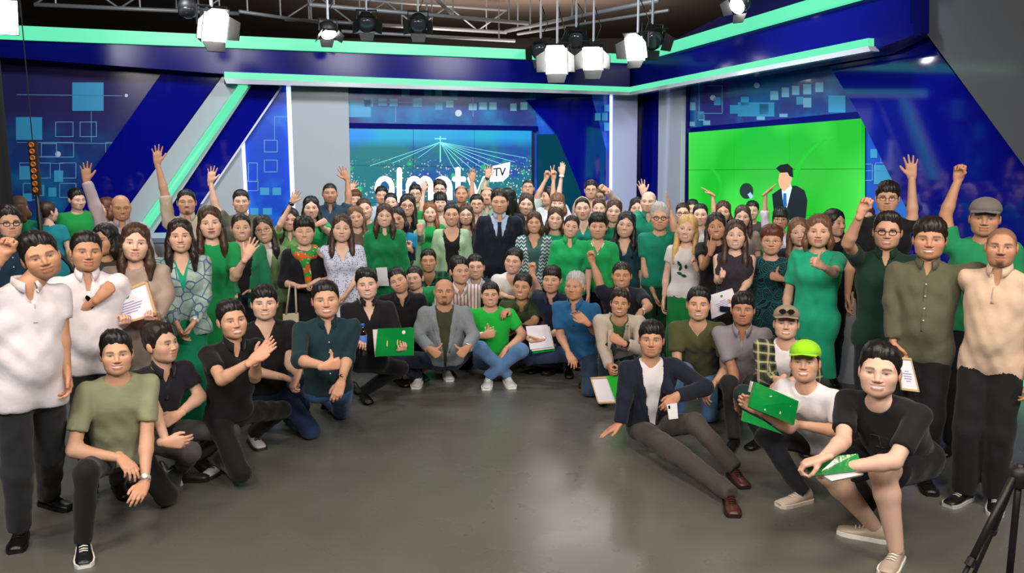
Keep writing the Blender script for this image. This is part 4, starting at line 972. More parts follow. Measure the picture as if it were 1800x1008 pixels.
# ------------------------------------------------------------------ city screen
def emis_mat(name, fn, strength):
    m = bpy.data.materials.new(name); m.use_nodes = True; N, L = nodes(m); b = N['Principled BSDF']
    b.inputs['Base Color'].default_value = (0.01, 0.01, 0.012, 1); b.inputs['Roughness'].default_value = 0.25
    L.new(fn(N, L), b.inputs['Emission Color']); b.inputs['Emission Strength'].default_value = strength; return m
SQ, SN, SD = PL['L']; s_tl = wp('L', 614, 226, 0.10); s_br = wp('L', 935, 420, 0.10)
def city(N, L):
    tc = N.new('ShaderNodeTexCoord'); sx = N.new('ShaderNodeSeparateXYZ'); L.new(tc.outputs['Object'], sx.inputs[0]); z = sx.outputs[2]
    def mr(f, a, b):
        x = N.new('ShaderNodeMapRange'); L.new(f, x.inputs[0]); x.inputs[1].default_value = a; x.inputs[2].default_value = b; return x.outputs[0]
    def nz(s, d=2):
        t = N.new('ShaderNodeTexNoise'); t.inputs['Scale'].default_value = s; t.inputs['Detail'].default_value = d; L.new(tc.outputs['Object'], t.inputs['Vector']); return t.outputs['Fac']
    sky = pmix(N, L, mr(nz(0.9), 0.4, 0.6), '#0f86dc', '#0aa0c4'); low = pmix(N, L, mr(nz(1.6, 4), 0.42, 0.58), '#0d4796', '#0c6f78')
    base = pmix(N, L, mr(z, s_tl[2]-0.30, s_tl[2]-0.14), low, sky)
    vo = N.new('ShaderNodeTexVoronoi'); vo.inputs['Scale'].default_value = 22; L.new(tc.outputs['Object'], vo.inputs['Vector'])
    spots = pmath(N, L, 'MULTIPLY', mr(vo.outputs['Distance'], 0.34, 0.12), mr(z, s_tl[2]-0.42, s_tl[2]-0.62)); spots = pmath(N, L, 'MULTIPLY', spots, mr(nz(3.0), 0.36, 0.5))
    base = pmix(N, L, spots, base, '#e7d7d9'); vo2 = N.new('ShaderNodeTexVoronoi'); vo2.inputs['Scale'].default_value = 5; L.new(tc.outputs['Object'], vo2.inputs['Vector'])
    g = pmath(N, L, 'MULTIPLY', mr(vo2.outputs['Distance'], 0.30, 0.10), mr(z, s_tl[2]-0.45, s_tl[2]-0.6)); return pmix(N, L, g, base, '#25c060')
VW = obj('video_wall', None, None, None, 'large tiled video screen showing a night city under white lettering', 'screen')
def tile_grid(parent, pl, colx_top, rowf, off, m, lat=None):
    """colx_top: px of the column edges; rowf(x) -> pixel heights of the row edges at that column"""
    for i in range(len(colx_top)-1):
        for j in range(3):
            x0, x1 = colx_top[i], colx_top[i+1]; g = 0.6
            pts = [(x0+g, rowf(x0)[j]+g*0.6), (x1-g, rowf(x1)[j]+g*0.6), (x1-g, rowf(x1)[j+1]-g*0.6), (x0+g, rowf(x0)[j+1]-g*0.6)]
            obj('screen_tile', wpoly(Acc(), pl, pts, off, 0.05).mesh('screen_tile'), m, parent)
rowL = lambda x: [226+(x-614)*0.012+65*k for k in range(4)]
tile_grid(VW, 'L', (614, 727, 834, 935), rowL, 0.10, emis_mat('city_picture', city, 1.35))
obj('screen_frame', wpoly(Acc(), 'L', [(610, 222), (939, 227), (939, 426), (610, 424)], 0.06, 0.08).mesh('screen_frame'), mat('bezel', '#101218', 0.3), VW)
glow_w = mat('screen_white', '#ffffff', 0.4, emit=(1, 1, 1), estr=1.25)
def ribbon(acc, pl, pts, w, off, th=0.004):
    pts = [np.array(p, float) for p in pts]
    for a, b in zip(pts[:-1], pts[1:]):
        d = b-a; d = d/max(np.linalg.norm(d), 1e-9); n = np.array([-d[1], d[0]])*w/2; wpoly(acc, pl, [tuple(a-n), tuple(b-n), tuple(b+n), tuple(a+n)], off, th)
    for p in pts: wpoly(acc, pl, [(p[0]+w/2*math.cos(t), p[1]+w/2*math.sin(t)) for t in np.linspace(0, 2*math.pi, 13)[:-1]], off+0.0004, th)
def arc(cx, cy, rx, ry, a0, a1, n=12): return [(cx+rx*math.cos(math.radians(t)), cy+ry*math.sin(math.radians(t))) for t in np.linspace(a0, a1, n)]
letters = [('letter_a', [arc(676, 331, 13, 17, 0, 360, 22), [(689, 331), (689, 352)]]), ('letter_l', [[(702, 299), (702, 352)]]),
           ('letter_m', [[(718, 352), (718, 326)]+arc(728, 326, 10, 12, 180, 360), [(738, 326), (738, 352)], arc(748, 326, 9, 12, 180, 360)+[(757, 352)]]),
           ('letter_a', [arc(778, 331, 13, 17, 0, 360, 22), [(791, 331), (791, 352)]]), ('letter_t', [[(805, 298), (805, 346), (812, 351)], [(799, 315), (815, 315)]]),
           ('letter_y', [[(826, 314), (838, 346)], [(852, 314), (836, 356), (828, 362)]])]
for nm, strokes in letters:
    a = Acc()
    for s in strokes: ribbon(a, 'L', s, 9, 0.105)
    obj(nm, a.mesh(nm), glow_w, VW)
a = wpoly(Acc(), 'L', [(867, 292), (897, 285), (894, 310), (884, 319), (860, 320)], 0.106, 0.004); lg = obj('logo_flag', a.mesh('logo_flag'), glow_w, VW)
a = Acc(); ribbon(a, 'L', [(868, 297), (879, 296)], 2.6, 0.111); ribbon(a, 'L', [(873, 297), (873, 309)], 2.6, 0.111); ribbon(a, 'L', [(880, 297), (883, 308), (888, 296)], 2.6, 0.111); obj('logo_letters', a.mesh('logo_letters'), mat('logo_dark', '#15324a', 0.5), lg)
a = Acc()
for ex, ey, w in ((650, 292, 0.7), (690, 287, 0.7), (735, 278, 0.6), (800, 300, 0.7), (815, 300, 0.9), (830, 298, 0.8), (846, 294, 0.8), (862, 292, 0.9), (880, 288, 0.7), (905, 285, 0.7), (925, 278, 0.6)): ribbon(a, 'L', [(774, 250), (ex, ey)], w, 0.104, 0.002)
ribbon(a, 'L', [(774, 240), (774, 285)], 1.6, 0.104, 0.002); ribbon(a, 'L', [(765, 244), (784, 244)], 1.8, 0.104, 0.002); obj('picture_light_rays', a.mesh('picture_light_rays'), mat('ray_glow', '#60d0e0', 0.4, emit=(0.25, 0.75, 0.85), estr=0.8), VW)
# ------------------------------------------------------------------ green screen
GW = obj('green_video_wall', None, None, None, 'tiled video screen glowing bright green with a suited presenter', 'screen')
rowR = lambda x: [233-(x-1210)*0.082+(66+(x-1210)*0.0755)*k for k in range(4)]
def grn(N, L):
    tc = N.new('ShaderNodeTexCoord'); t = N.new('ShaderNodeTexNoise'); t.inputs['Scale'].default_value = 0.7; t.inputs['Detail'].default_value = 1; L.new(tc.outputs['Object'], t.inputs['Vector'])
    x = N.new('ShaderNodeMapRange'); L.new(t.outputs['Fac'], x.inputs[0]); x.inputs[1].default_value = 0.4; x.inputs[2].default_value = 0.6
    return pmix(N, L, x.outputs[0], (0.005, 0.52, 0.01), (0.06, 0.78, 0.07))
tile_grid(GW, 'R', (1210, 1290, 1388, 1515), rowR, 0.10, emis_mat('green_picture', grn, 1.15))
obj('screen_frame', wpoly(Acc(), 'R', [(1206, 229), (1519, 203), (1516, 480), (1208, 436)], 0.06, 0.08).mesh('screen_frame'), mat('bezel', '#101218', 0.3), GW)
def scr(nm, polys, col, e, off=0.104):
    a = Acc()
    for p in polys: wpoly(a, 'R', p, off, 0.003)
    obj(nm, a.mesh(nm), mat('pic_'+nm, col, 0.5, emit=col, estr=e), GW)
scr('presenter_suit', [[(1357, 342), (1370, 333), (1382, 326), (1400, 327), (1414, 335), (1419, 352), (1416, 384), (1362, 390)]], '#101a22', 0.6)
scr('presenter_shirt', [[(1374, 334), (1388, 322), (1392, 330), (1383, 366), (1376, 352)]], '#bcd4ea', 0.8, 0.106)
scr('presenter_tie', [[(1377, 340), (1382, 340), (1383, 362), (1379, 366), (1376, 356)]], '#1e5a9a', 0.8, 0.108)
scr('presenter_face', [[(1370, 306), (1376, 300), (1388, 302), (1392, 314), (1388, 328), (1378, 337), (1371, 330), (1368, 318)]], '#c89878', 0.75, 0.107)
scr('presenter_hair', [[(1364, 296), (1372, 290), (1384, 288), (1393, 296), (1394, 312), (1388, 310), (1384, 303), (1372, 304)]], '#0c0d10', 0.5, 0.109)
scr('microphone', [[(1312+12*math.cos(t), 336+14*math.sin(t)) for t in np.linspace(0, 2*math.pi, 17)[:-1]]], '#1a2e2a', 0.6)
scr('microphone_handle', [[(1314, 342), (1319, 338), (1324, 346), (1319, 350)]], '#8fb6e0', 0.8, 0.106)
a = Acc()
for cx, cy, r, a0, a1 in ((1490, 330, 92, 150, 250), (1500, 345, 110, 190, 250), (1225, 330, 42, 300, 400)): ribbon(a, 'R', arc(cx, cy, r, r, a0, a1, 14), 4.5, 0.103, 0.002)
obj('picture_arcs', a.mesh('picture_arcs'), mat('pic_arcs', '#0a8a20', 0.5, emit=(0.01, 0.40, 0.02), estr=1.1), GW)

# ------------------------------------------------------------------ lighting grid and lamps
steel = mat('grid_steel', '#a2a4aa', 0.45, 0.35); blk = mat('lamp_black', '#131316', 0.5); lensw = mat('lamp_lens', '#ffffff', 0.3, emit=(1, 0.97, 0.93), estr=30.0); lensd = mat('lamp_glass', '#2a2c30', 0.1)
white_flap = mat('barn_door_lit', '#d9d6d0', 0.4)
GZ = 4.35
def pipe(x0, y0, x1, y1, lab, z=GZ, r=0.035, truss=False):
    a0, a1 = at_z(x0, y0, z), at_z(x1, y1, z); e = obj('lighting_truss' if truss else 'grid_pipe', None, None, None, lab, 'truss' if truss else 'pipe', 'lighting grid', None, (a0+a1)/2); c = (a0+a1)/2
    obj('main_tube', Acc().tube([a0-c, a1-c], r, 8).mesh('main_tube', True), steel, e)
    if truss:
        up = V(0, 0, 0.42); obj('top_tube', Acc().tube([a0-c+up, a1-c+up], r*0.8, 8).mesh('top_tube', True), steel, e); n = max(4, int(np.linalg.norm(a1-a0)/0.6))
        for i in range(n):
            t0, t1 = i/n, (i+1)/n; p = a0+(a1-a0)*t0-c; q = a0+(a1-a0)*t1-c
            if i % 2: p = p+up
            else: q = q+up
            obj('brace', Acc().tube([p, q], r*0.5, 6).mesh('brace', True), steel, e)
    for t in (0.1, 0.5, 0.9):
        p = a0+(a1-a0)*t-c; obj('hanger', Acc().tube([p, V(p[0], p[1], 4.95-c[2])], 0.015, 6).mesh('hanger'), steel, e)
pipe(543, 8, 928, 41, 'long steel pipe nearest the ceiling centre'); pipe(500, 34, 890, 57, 'steel lighting truss above the city screen', truss=True)
pipe(600, 55, 905, 72, 'lower steel pipe just above the header strip over the city screen', 4.1, 0.03); pipe(889, 55, 1157, 0, 'steel pipe slanting up over the lamp cluster'); pipe(910, 60, 1175, 18, 'thin steel pipe beneath the slanting pipe', 4.25, 0.025)
pipe(60, 8, 420, 24, 'steel truss over the printed wall', truss=True); pipe(420, 20, 560, 40, 'short steel pipe joining the two trusses', 4.3, 0.03); pipe(760, -8, 800, 30, 'cross pipe under the brown ceiling', 4.5, 0.03)
def lamp(px, py, dep, size, aim, on, lab, doors=True, tilt=0, kind='fresnel'):
    c = at(px, py, dep); ax = nrm(np.array(aim, float)-c); e = obj('studio_lamp', None, None, None, lab, 'lamp', 'studio lamps on the grid', None, c); r = size/2
    A = Acc(); side = nrm(np.cross(ax, V(0, 0, 1))); upv = np.cross(side, ax); Z = V(0, 0, 0)
    if kind == 'fresnel':
        A.lathe(Z-ax*r*1.6, ax, [(r*0.5, 0), (r*0.9, r*0.25), (r, r*0.6), (r, r*1.6)], 16); obj('housing', A.mesh('housing', True), blk, e)
        obj('lens', Acc().lathe(Z-ax*0.02, ax, [(r*0.9, 0), (r*0.9, 0.03), (r*0.6, 0.05), (r*0.2, 0.058)], 16).mesh('lens', True), lensw if on else lensd, e)
    else:
        A.box(Z-ax*0.05, (r*0.95, r*1.15, 0.05), (side, upv, ax)); obj('housing', A.mesh('housing'), blk, e); obj('lens', Acc().box(Z+ax*0.006, (r*0.88, r*1.08, 0.006), (side, upv, ax)).mesh('lens'), lensw if on else lensd, e)
    if doors:
        for s, v, w in ((1, side, upv), (-1, side, upv), (1, upv, side), (-1, upv, side)):
            hx_, wx_ = (r*0.95, r*0.9); b0 = v*s*hx_; o = nrm(ax*0.75+v*s*0.66); q = [b0-w*wx_, b0+w*wx_, b0+w*wx_*0.75+o*r*0.95, b0-w*wx_*0.75+o*r*0.95]
            obj('barn_door', Acc().ext(q, v*s*0.008).mesh('barn_door'), blk, e)
    yk = Acc().tube([side*r*1.12-ax*r*0.5, side*r*1.12+V(0, 0, r*1.35)-ax*r*0.5, -side*r*1.12+V(0, 0, r*1.35)-ax*r*0.5, -side*r*1.12-ax*r*0.5], 0.014, 6); obj('yoke', yk.mesh('yoke'), blk, e)
    top = max(GZ-c[2], 0.5); obj('stem', Acc().tube([V(0, 0, r*1.3)-ax*r*0.5, V(0, 0, top)-ax*r*0.5], 0.018, 6).mesh('stem'), steel, e)
    cb = Acc().tube([V(0, 0, 0.1)-ax*r*1.5, V(0.1, 0.05, 0.35)-ax*r*1.4, V(-0.05, 0.1, top)-ax*r*0.6], 0.008, 5); obj('cable', cb.mesh('cable', True), blk, e)
lamp(978, 108, 12.6, 0.34, (-0.6, 5.5, 0.3), True, 'brightest lit lamp in the cluster over the corner', True, 0, 'panel'); lamp(1042, 104, 12.8, 0.32, (0.2, 8.0, 0.0), True, 'lit lamp tilted down beside the brightest lamp of the cluster', True, 0, 'panel'); lamp(1116, 86, 12.3, 0.30, (-4, 5, 0.5), True, 'lit lamp with open barn doors at the end of the cluster', True, 0, 'panel')
lamp(950, 92, 13.0, 0.26, (0, 8, 0.5), False, 'unlit black lamp behind the lamp cluster'); lamp(1150, 72, 12.6, 0.30, (4, 8, 0.5), False, 'unlit black lamp above the angled header strip'); lamp(1012, 72, 13.2, 0.26, (0, 8, 0.5), False, 'small unlit lamp tucked above the lamp cluster')
lamp(378, 48, 9.2, 0.28, (1.5, 4, 0.4), True, 'lit square panel lamp over the diagonal beam', True, 0, 'panel'); lamp(330, 22, 9.6, 0.20, (-3, 8, 0.5), False, 'small black lamp beside the lit square panel lamp', False)
lamp(4, 30, 7.6, 0.26, (0.5, 1.5, 1.0), True, 'lit panel lamp at the upper picture corner by the curtain', False, 0, 'panel'); lamp(578, 60, 11.8, 0.22, (-1.5, 10.4, 0.3), True, 'dark lamp pointing down with a small lit lens')
lamp(645, 44, 13.0, 0.26, (-1, 9, 0.3), False, 'unlit round black lamp over the city screen, nearer the grey column'); lamp(735, 46, 13.0, 0.26, (-1, 9, 0.3), False, 'unlit round black lamp over the middle of the city screen'); lamp(1296, 10, 10.5, 0.22, (-2, 7.5, 0.5), True, 'lit lamp near the top above the angled header')
# ------------------------------------------------------------------ curtain, hanging connector strip, desks, tripod
def curtain():
    a = []; n = 60; z0, z1 = 0.02, 4.2; p0, p1 = V(-6.6, 7.6, 0), V(-5.25, 9.4, 0); d = p1-p0; nn = nrm(V(d[1], -d[0], 0))
    for k, off in ((0, 0), (1, 0.02)):
        for i in range(n+1):
            t = i/n; w = 0.06*math.sin(t*44)+0.02*math.sin(t*17); b = p0+d*t+nn*(w+off)
            a += [V(b[0], b[1], z0), V(b[0], b[1], z1)]
    f = [(2*i, 2*i+2, 2*i+3, 2*i+1) for i in range(n)]; m = 2*(n+1); f += [(m+2*i, m+2*i+1, m+2*i+3, m+2*i+2) for i in range(n)]
    f += [(0, 1, m+1, m), (2*n, m+2*n, m+2*n+1, 2*n+1)]
    obj('stage_curtain', mesh_np('stage_curtain', a, f), cloth('#131214'), None, 'black pleated stage curtain hanging at the picture edge', 'curtain')
curtain()
hs_ = obj('connector_strip', None, None, None, 'hanging dark strip with a row of orange sockets against the printed wall', 'cable strip'); c0 = at(57, 248, 9.8); c1 = at(59, 344, 9.8); c1[:2] = c0[:2]
a = Acc().box((c0+c1)/2, (0.048, 0.02, (c0[2]-c1[2])/2)); obj('strip_body', a.mesh('strip_body'), mat('strip_dark', '#241a16', 0.6), hs_); obj('cable', Acc().tube([c1, c1-V(0, 0, 0.45), c1+V(0.25, 0.1, -0.8), V(c1[0]+0.5, c1[1]+0.2, 0.02)], 0.022, 8).mesh('cable', True), blk, hs_); obj('hanging_wire', Acc().tube([c0, V(c0[0], c0[1], 4.95)], 0.006, 5).mesh('hanging_wire'), blk, hs_)
for i in range(8):
    q = c0+(c1-c0)*((i+0.6)/8.4)-V(0, 0.022, 0); obj('socket', Acc().lathe(q, (0, -1, 0), [(0.03, 0), (0.03, 0.012), (0.02, 0.016), (0.018, 0.004)], 12).mesh('socket', True), mat('socket_orange', '#a8622a', 0.5), hs_)
def desk(c, w, d, h, rz, lab):
    e = obj('studio_desk', None, None, None, lab, 'desk', None, None, c); e.rotation_euler = (0, 0, rz)
    obj('top', Acc().box((0, 0, h-0.025), (w/2+0.03, d/2+0.03, 0.025)).mesh('top'), mat('desk_top', '#8fa4ba', 0.2), e); obj('front', Acc().box((0, -d/2+0.02, h/2-0.03), (w/2, 0.02, h/2-0.03)).mesh('front'), mat('desk_white', '#c2c8d2', 0.3), e)
    for s in (-1, 1): obj('side', Acc().box((s*(w/2-0.02), 0.02, h/2-0.03), (0.02, d/2-0.02, h/2-0.03)).mesh('side'), mat('desk_white', '#c2c8d2', 0.3), e)
q = at(275, 420, 9.6); desk((q[0], q[1], 0), 0.6, 0.5, 1.28, 0.1, 'pale studio counter glimpsed beside the foot of the green light tube')
q = at(1492, 480, 8.6); desk((q[0], q[1], 0), 0.5, 0.5, 1.02, -0.5, 'pale studio counter behind the dark green polo man')
tp = obj('camera_tripod', None, None, None, 'black camera tripod cut off at the lower picture corner', 'tripod', None, None, floor_at(1765, 1120)); b = np.array(tp.location)
hub = V(0.02, 0.04, 0.78)
for an in (200, 320, 80):
    d = V(math.cos(math.radians(an)), math.sin(math.radians(an)), 0); k = hub+d*0.25-V(0, 0, 0.38); ft = V(d[0]*0.50, d[1]*0.50, 0.01)
    lg = obj('leg', Acc().tube([hub+d*0.04, k], 0.016, 8).mesh('leg', True), blk, tp); obj('lower_leg', Acc().tube([k, ft], 0.011, 8).mesh('lower_leg', True), blk, lg); obj('clamp', Acc().lathe(k, hub-ft, [(0.021, -0.02), (0.021, 0.02)], 10).mesh('clamp'), blk, lg); obj('foot', Acc().lathe(ft, (0, 0, 1), [(0.02, -0.01), (0.016, 0.02)], 10).mesh('foot'), blk, lg)
obj('centre_column', Acc().tube([V(0, 0, 0.3)+hub*V(1, 1, 0), hub+V(0, 0, 0.06)], 0.016, 8).mesh('centre_column', True), blk, tp)
obj('hub', Acc().lathe(hub, (0, 0, 1), [(0.03, -0.05), (0.045, -0.02), (0.045, 0.03), (0.025, 0.05)], 12).mesh('hub', True), blk, tp)

def recentre(e, loc):
    import mathutils
    e.location = tuple(loc); M = mathutils.Matrix.Translation((-loc[0], -loc[1], -loc[2]))
    for ch in e.children_recursive: ch.data.transform(M)
recentre(VW, V(*wp('L', 775, 300, 0.08)[:2], 0.0)); recentre(GW, V(*wp('R', 1360, 300, 0.08)[:2], 0.0)); recentre(hs_, V(c1[0], c1[1], 0.0))
# ------------------------------------------------------------------ the people
def T(k, c, **kw): return dict(k=k, c=c, **kw)
PEOPLE = []
def pp(label, x, y, hh, sex='m', **kw): PEOPLE.append([label, x, y, hh, sex, kw])
GRN = '#1c9150'; TEAL = '#12907a'; BGRN = '#22b04e'; EMER = '#0f7f4c'
RED = (0.42, 0.09, 0.09); ROSE = (0.50, 0.17, 0.16)
JEAN = dict(c='#27405f', p='denim', c2='#35557c'); LJEAN = dict(c='#4a6f9d', p='denim', c2='#6288b5'); DJEAN = dict(c='#1b2433', p='denim', c2='#232e40')
BLK = dict(c='#14151a'); GRY = dict(c='#4d4a4e')
# ---- standing, beside the camera's left
pp('stocky man in white knit polo and dark grey trousers standing at the picture edge', 73, 454, 80, hr=13, hy=6, belly=0.03, build=0.99, w=1.06, tone='tan', beard='stubble', hair='combed',
   top=T('polo', '#dcd6dc', hem=-0.10), bot=dict(c='#2a2d33', wide=0.015), l=((-38, 512, 0), (2, 452, 1), 'fist', 'c', (20, 418, 0)), r=((108, 588, 0), (117, 650, 0), 'relax', 'i'), yaw=20, shoes='#0c0c0c', sole='#070707', smile=0.4, mouth=0, fix=1, lean_side=0.02, legs=dict(l=('foot', (34, 926), (40, 790), (30, 960)), r=('foot', (86, 868), (88, 770), (110, 890))), nshift=0.105, dep=4.9)
pp('man in white polo raising a fist, sunglasses hooked in his open collar, beside framed certificate', 152, 445, 69, hr=-4, hy=8, belly=0.03, build=1.03, w=1.05, tone='tan', hair='crop', fix=1, r=('back', None, 'i'), dep=5.6,
   top=T('polo', '#e2dde3', hem=-0.09, vd=0.15), bot=dict(c='#17181c'), l=((121, 562, 0), (176, 522, 1), 'fist', 'a', (202, 496, 0)), smile=0.5, mouth=0)
pp('woman in beige ruffled dress with brown shoulder-length hair, holding a framed certificate', 238, 429, 63, 'f', hr=-6, hc='brown', hair='long', hlen=0.22, tone='fair', fix=1, dep=5.85, lips=ROSE, smile=0.3, mouth=0,
   top=T('dress', '#a8968a', s=1.9, skirt=0.35, e=0.016), l=((196, 530, 0), (214, 574, 1), 'grip', 'up', (228, 560, 1)), r=((293, 520, 0), (272, 562, 1), 'grip', 'up', (252, 560, 1)), shoes='#2a2420')
pp('woman with dark hair in sheer patterned blouse over green top and long green skirt', 317, 417, 56, 'f', hc='dark', hair='long', hlen=0.24, tone='light', fix=1, dep=6.5, lips=RED, smile=0.6, mouth=0.1,
   top=T('cardigan', '#8fa9a4', p='floral', c2='#a9bdb6', inner='#12a07c', in_n='v', open=0.24, ow=0.06, hem=-0.04), bot=dict(c='#0e8a62', skirt=0.12), l=((282, 520, 0), (312, 572, 1), 'relax', 'i', (322, 600, 0)), r=((360, 520, 0), (340, 568, 1), 'clasp', 'i', (325, 596, 0)))
pp('woman in bright green dress with long brown hair waving an open hand forward', 370, 394, 54, 'f', hc='brown', hair='long', hlen=0.30, tone='fair', fix=1, dep=7.0, smile=0.3, mouth=0.98, hr=4,
   top=T('dress', '#149552', s=0.72, skirt=0.2), r=((412, 489, 1), (433, 452, 1), 'open', 'c', (452, 418, 0)))
pp('woman with tied hair, dark green cardigan over black top, holding a phone', 424, 402, 46, 'f', hc='dark', hair='tied', tone='light', dep=7.3, smile=0.9, mouth=0.4, hy=4,
   top=T('cardigan', '#1f7a55', inner='#14151a', in_n='scoop', open=0.5, ow=0.07, flat=0.02), bot=BLK, l=((398, 490, 0), (420, 522, 1), 'grip', 'up', (436, 520, 0)))
pp('laughing woman in glasses with long hair, light olive jacket over white shirt collar', 464, 405, 46, 'f', hc='dark', hair='long', hlen=0.30, tone='light', dep=7.75, glasses='#8a7a6a', smile=1.0, mouth=0.7, hr=9, hy=-6,
   top=T('cardigan', '#7d9a68', inner='#e8e8e6', in_collar=1, open=0.3, ow=0.06), bot=dict(c='#4d5a40'))
pp('man with tied-back hair and goatee in cream shirt, arm stretched high beside green light tube', 328, 357, 44, hc='black', hair='tied', tone='mid', dep=8.2, beard='goatee', smile=0.6, mouth=0.1, eyes=0.5,
   top=T('shirt', '#bdb19f', s=0.95), l=((290, 341, 0), (276, 284, 0), 'open', 'c', (276, 240, 0)))
pp('clean-shaven man in olive T-shirt raising one arm in front of glossy blue band', 424, 356, 40, hair='crop', hc='dark', tone='light', dep=8.9, smile=0.5, mouth=0,
   top=T('tee', '#5d6351'), l=((378, 362, 0), (370, 320, 0), 'open', 'c', (375, 288, 0)))
pp('bald man in pale lilac shirt with one arm raised straight up near blue diagonal band', 213, 366, 46, hair='bald', hc='bgrey', tone='tan', dep=8.0, hp=-8, hy=6, smile=0.6, mouth=0.1,
   top=T('shirt', '#b3a3ab'), l=((167, 362, 0), (152, 318, 0), 'open', 'c', (150, 277, 0)))
pp('woman half hidden behind the framed certificate holder, black hair falling over her face', 185, 424, 52, 'f', hair='bob', hc='black', tone='tan', dep=6.6, hy=-35, smile=0.2, mouth=0, top=T('tee', '#3b3430'))
pp('young man in green T-shirt glancing down, standing by printed blue wall', 135, 352, 36, hair='short', tone='light', dep=9.9, hy=30, hp=-8, yaw=15, smile=0.1, mouth=0, top=T('tee', '#158c3c'), bot=dict(c='#22304a'))
pp('woman with a brown ponytail in teal dress seen from behind', 85, 374, 36, 'f', hair='pony', hc='brown', hlen=0.28, tone='light', dep=9.6, yaw=165, hy=125, smile=0.2, mouth=0, top=T('dress', '#17808a', s=0.5))
pp('fair-haired person in green top turned away near the dark curtain', 34, 366, 36, 'f', hair='bob', hc='lbrown', tone='light', dep=9.3, yaw=170, hy=165, smile=0, mouth=0, top=T('tee', '#178055'))
pp('auburn-haired woman almost hidden behind the man in pale lilac shirt', 187, 367, 34, 'f', hair='bob', hc='auburn', tone='mid', dep=9.8, hy=-60, smile=0.2, mouth=0, top=T('tee', '#7a5048'))
pp('man in rectangular glasses and dark teal shirt behind the white polo man at picture edge', 17, 394, 54, hair='combed', hc='dark', tone='light', dep=6.3, glasses='#111111', smile=0.1, mouth=0, hy=8, top=T('shirt', '#16344a'))
# ---- kneeling, camera's left
pp('young man in khaki T-shirt kneeling on one knee in front, silver watch on wrist', 205, 625, 74, pose='kneel', pz=0.42, tone='mid', hair='combed', smile=0.8, mouth=0.15, fix=1, dep=5.12, yaw=8,
   top=T('tee', '#8f9273', s=0.68, hem=-0.10), bot=dict(c='#16181a'), l=((128, 796, 1), (214, 806, 1), 'relax', 'd', (240, 838, 1)), r=((257, 792, 0), (254, 850, 1), 'relax', 'a', (236, 884, 1)),
   legs=dict(l=('foot', (146, 950), (150, 812), (148, 985)), r=('knee', (292, 872), -20)), shoes='#18191c', sole='#e2e2e0', extra=watch('r', '#b9bcbc', '#dfe9e2', 0.88))
pp('man in dark navy polo and grey trousers crouching, face turned in profile', 283, 607, 69, pose='squat', pz=0.38, hy=48, yaw=28, tone='light', hair='combed', hc='dark', smile=0.3, mouth=0, fix=1, dep=5.75,
   top=T('polo', '#211f29', hem=-0.09), bot=GRY, l=((268, 712, 1), (292, 778, 1), 'relax', 'u', (334, 778, 0)), r=((352, 698, 0), (312, 730, 1), 'relax', 'a', (285, 745, 0)),
   legs=dict(l=('foot', (318, 825), (270, 760), (350, 840)), r=('foot', (352, 800), (355, 735), (372, 828))), shoes='#2c2320', sole='#15110f')
pp('dark-haired man in black polo crouching and clapping his hands', 408, 565, 67, pose='squat', pz=0.36, hy=16, yaw=25, tone='mid', hair='short', smile=0.2, mouth=0.9, fix=1, dep=5.95, hr=4,
   top=T('polo', '#111116', hem=-0.09), bot=dict(c='#101013'), l=((390, 668, 1), (444, 634, 1), 'flat', 'tr', (478, 606, 0)), r=((448, 664, 0), (452, 632, 1), 'flat', 'tl', (478, 598, 0)),
   legs=dict(l=('foot', (386, 808), (392, 720), (372, 832)), r=('foot', (446, 762), (452, 715), (456, 785))), shoes='#b9b9bd', sole='#2a2a2e')
pp('smiling man in black V-neck T-shirt and blue jeans crouching with hands joined', 465, 535, 59, pose='squat', pz=0.38, yaw=10, tone='fair', hair='fringe', smile=1.0, mouth=0.2, fix=1, dep=6.65, w=1.08, build=1.06, belly=0.02,
   top=T('tee', '#131318', n='v', vd=0.12), bot=dict(c='#1f3050', p='denim', c2='#2b416a'), l=((438, 652, 1), (500, 664, 1), 'clasp', 'd', (525, 672, 0)), r=((510, 640, 0), (524, 660, 1), 'clasp', 'd', (512, 684, 0)),
   legs=dict(l=('foot', (450, 735), (452, 670)), r=('foot', (510, 730), (500, 690))))
pp('stocky man in dark teal shirt and jeans kneeling on one knee with a thumbs-up', 573, 529, 64, pose='kneel', pz=0.40, yaw=5, tone='mid', hair='crop', smile=1.0, mouth=0.5, fix=1, dep=6.45, w=1.06, build=1.08, belly=0.02, hr=3,
   top=T('shirt', '#123038', s=1.12), bot=dict(c='#20466f', p='denim', c2='#2c5a8c'), l=((526, 634, 1), (572, 644, 1), 'thumb', 'u', (592, 640, 0)), r=((610, 630, 0), (600, 672, 1), 'relax', 'a', (590, 702, 0)),
   legs=dict(l=('foot', (536, 738), (535, 650), (534, 765)), r=('knee', (600, 722), 15)), shoes='#0f1114', sole='#1c1e22', extra=watch('r', '#0c0c0c', '#1a1c20', 0.9))
pp('grinning man in black suit jacket kneeling, holding a cola bottle and green folder', 645, 502, 51, pose='kneel', pz=0.36, yaw=8, tone='fair', hair='combed', hc='black', smile=1.0, mouth=0.5, fix=1, dep=7.45, w=1.06, hr=5,
   top=T('blazer', '#121318', inner='#15151b', in_n='v', in_collar=1, open=0.32, ow=0.06), bot=BLK, l=((612, 585, 0), (628, 606, 1), 'grip', 'tr', (640, 598, 1)), r=((700, 596, 0), (700, 618, 1), 'grip', 'up', (712, 612, 1)),
   legs=dict(l=('foot', (640, 688), (648, 612), (645, 705)), r=('foot', (700, 660), (690, 630))))
pp('man in black zip polo tilting his head towards the grinning man', 701, 495, 45, pose='squat', pz=0.42, tone='mid', hair='short', hr=22, hy=-10, smile=0.1, mouth=0, fix=1, dep=8.4, top=T('polo', '#121217', vd=0.10), bot=BLK, beard='stubble')
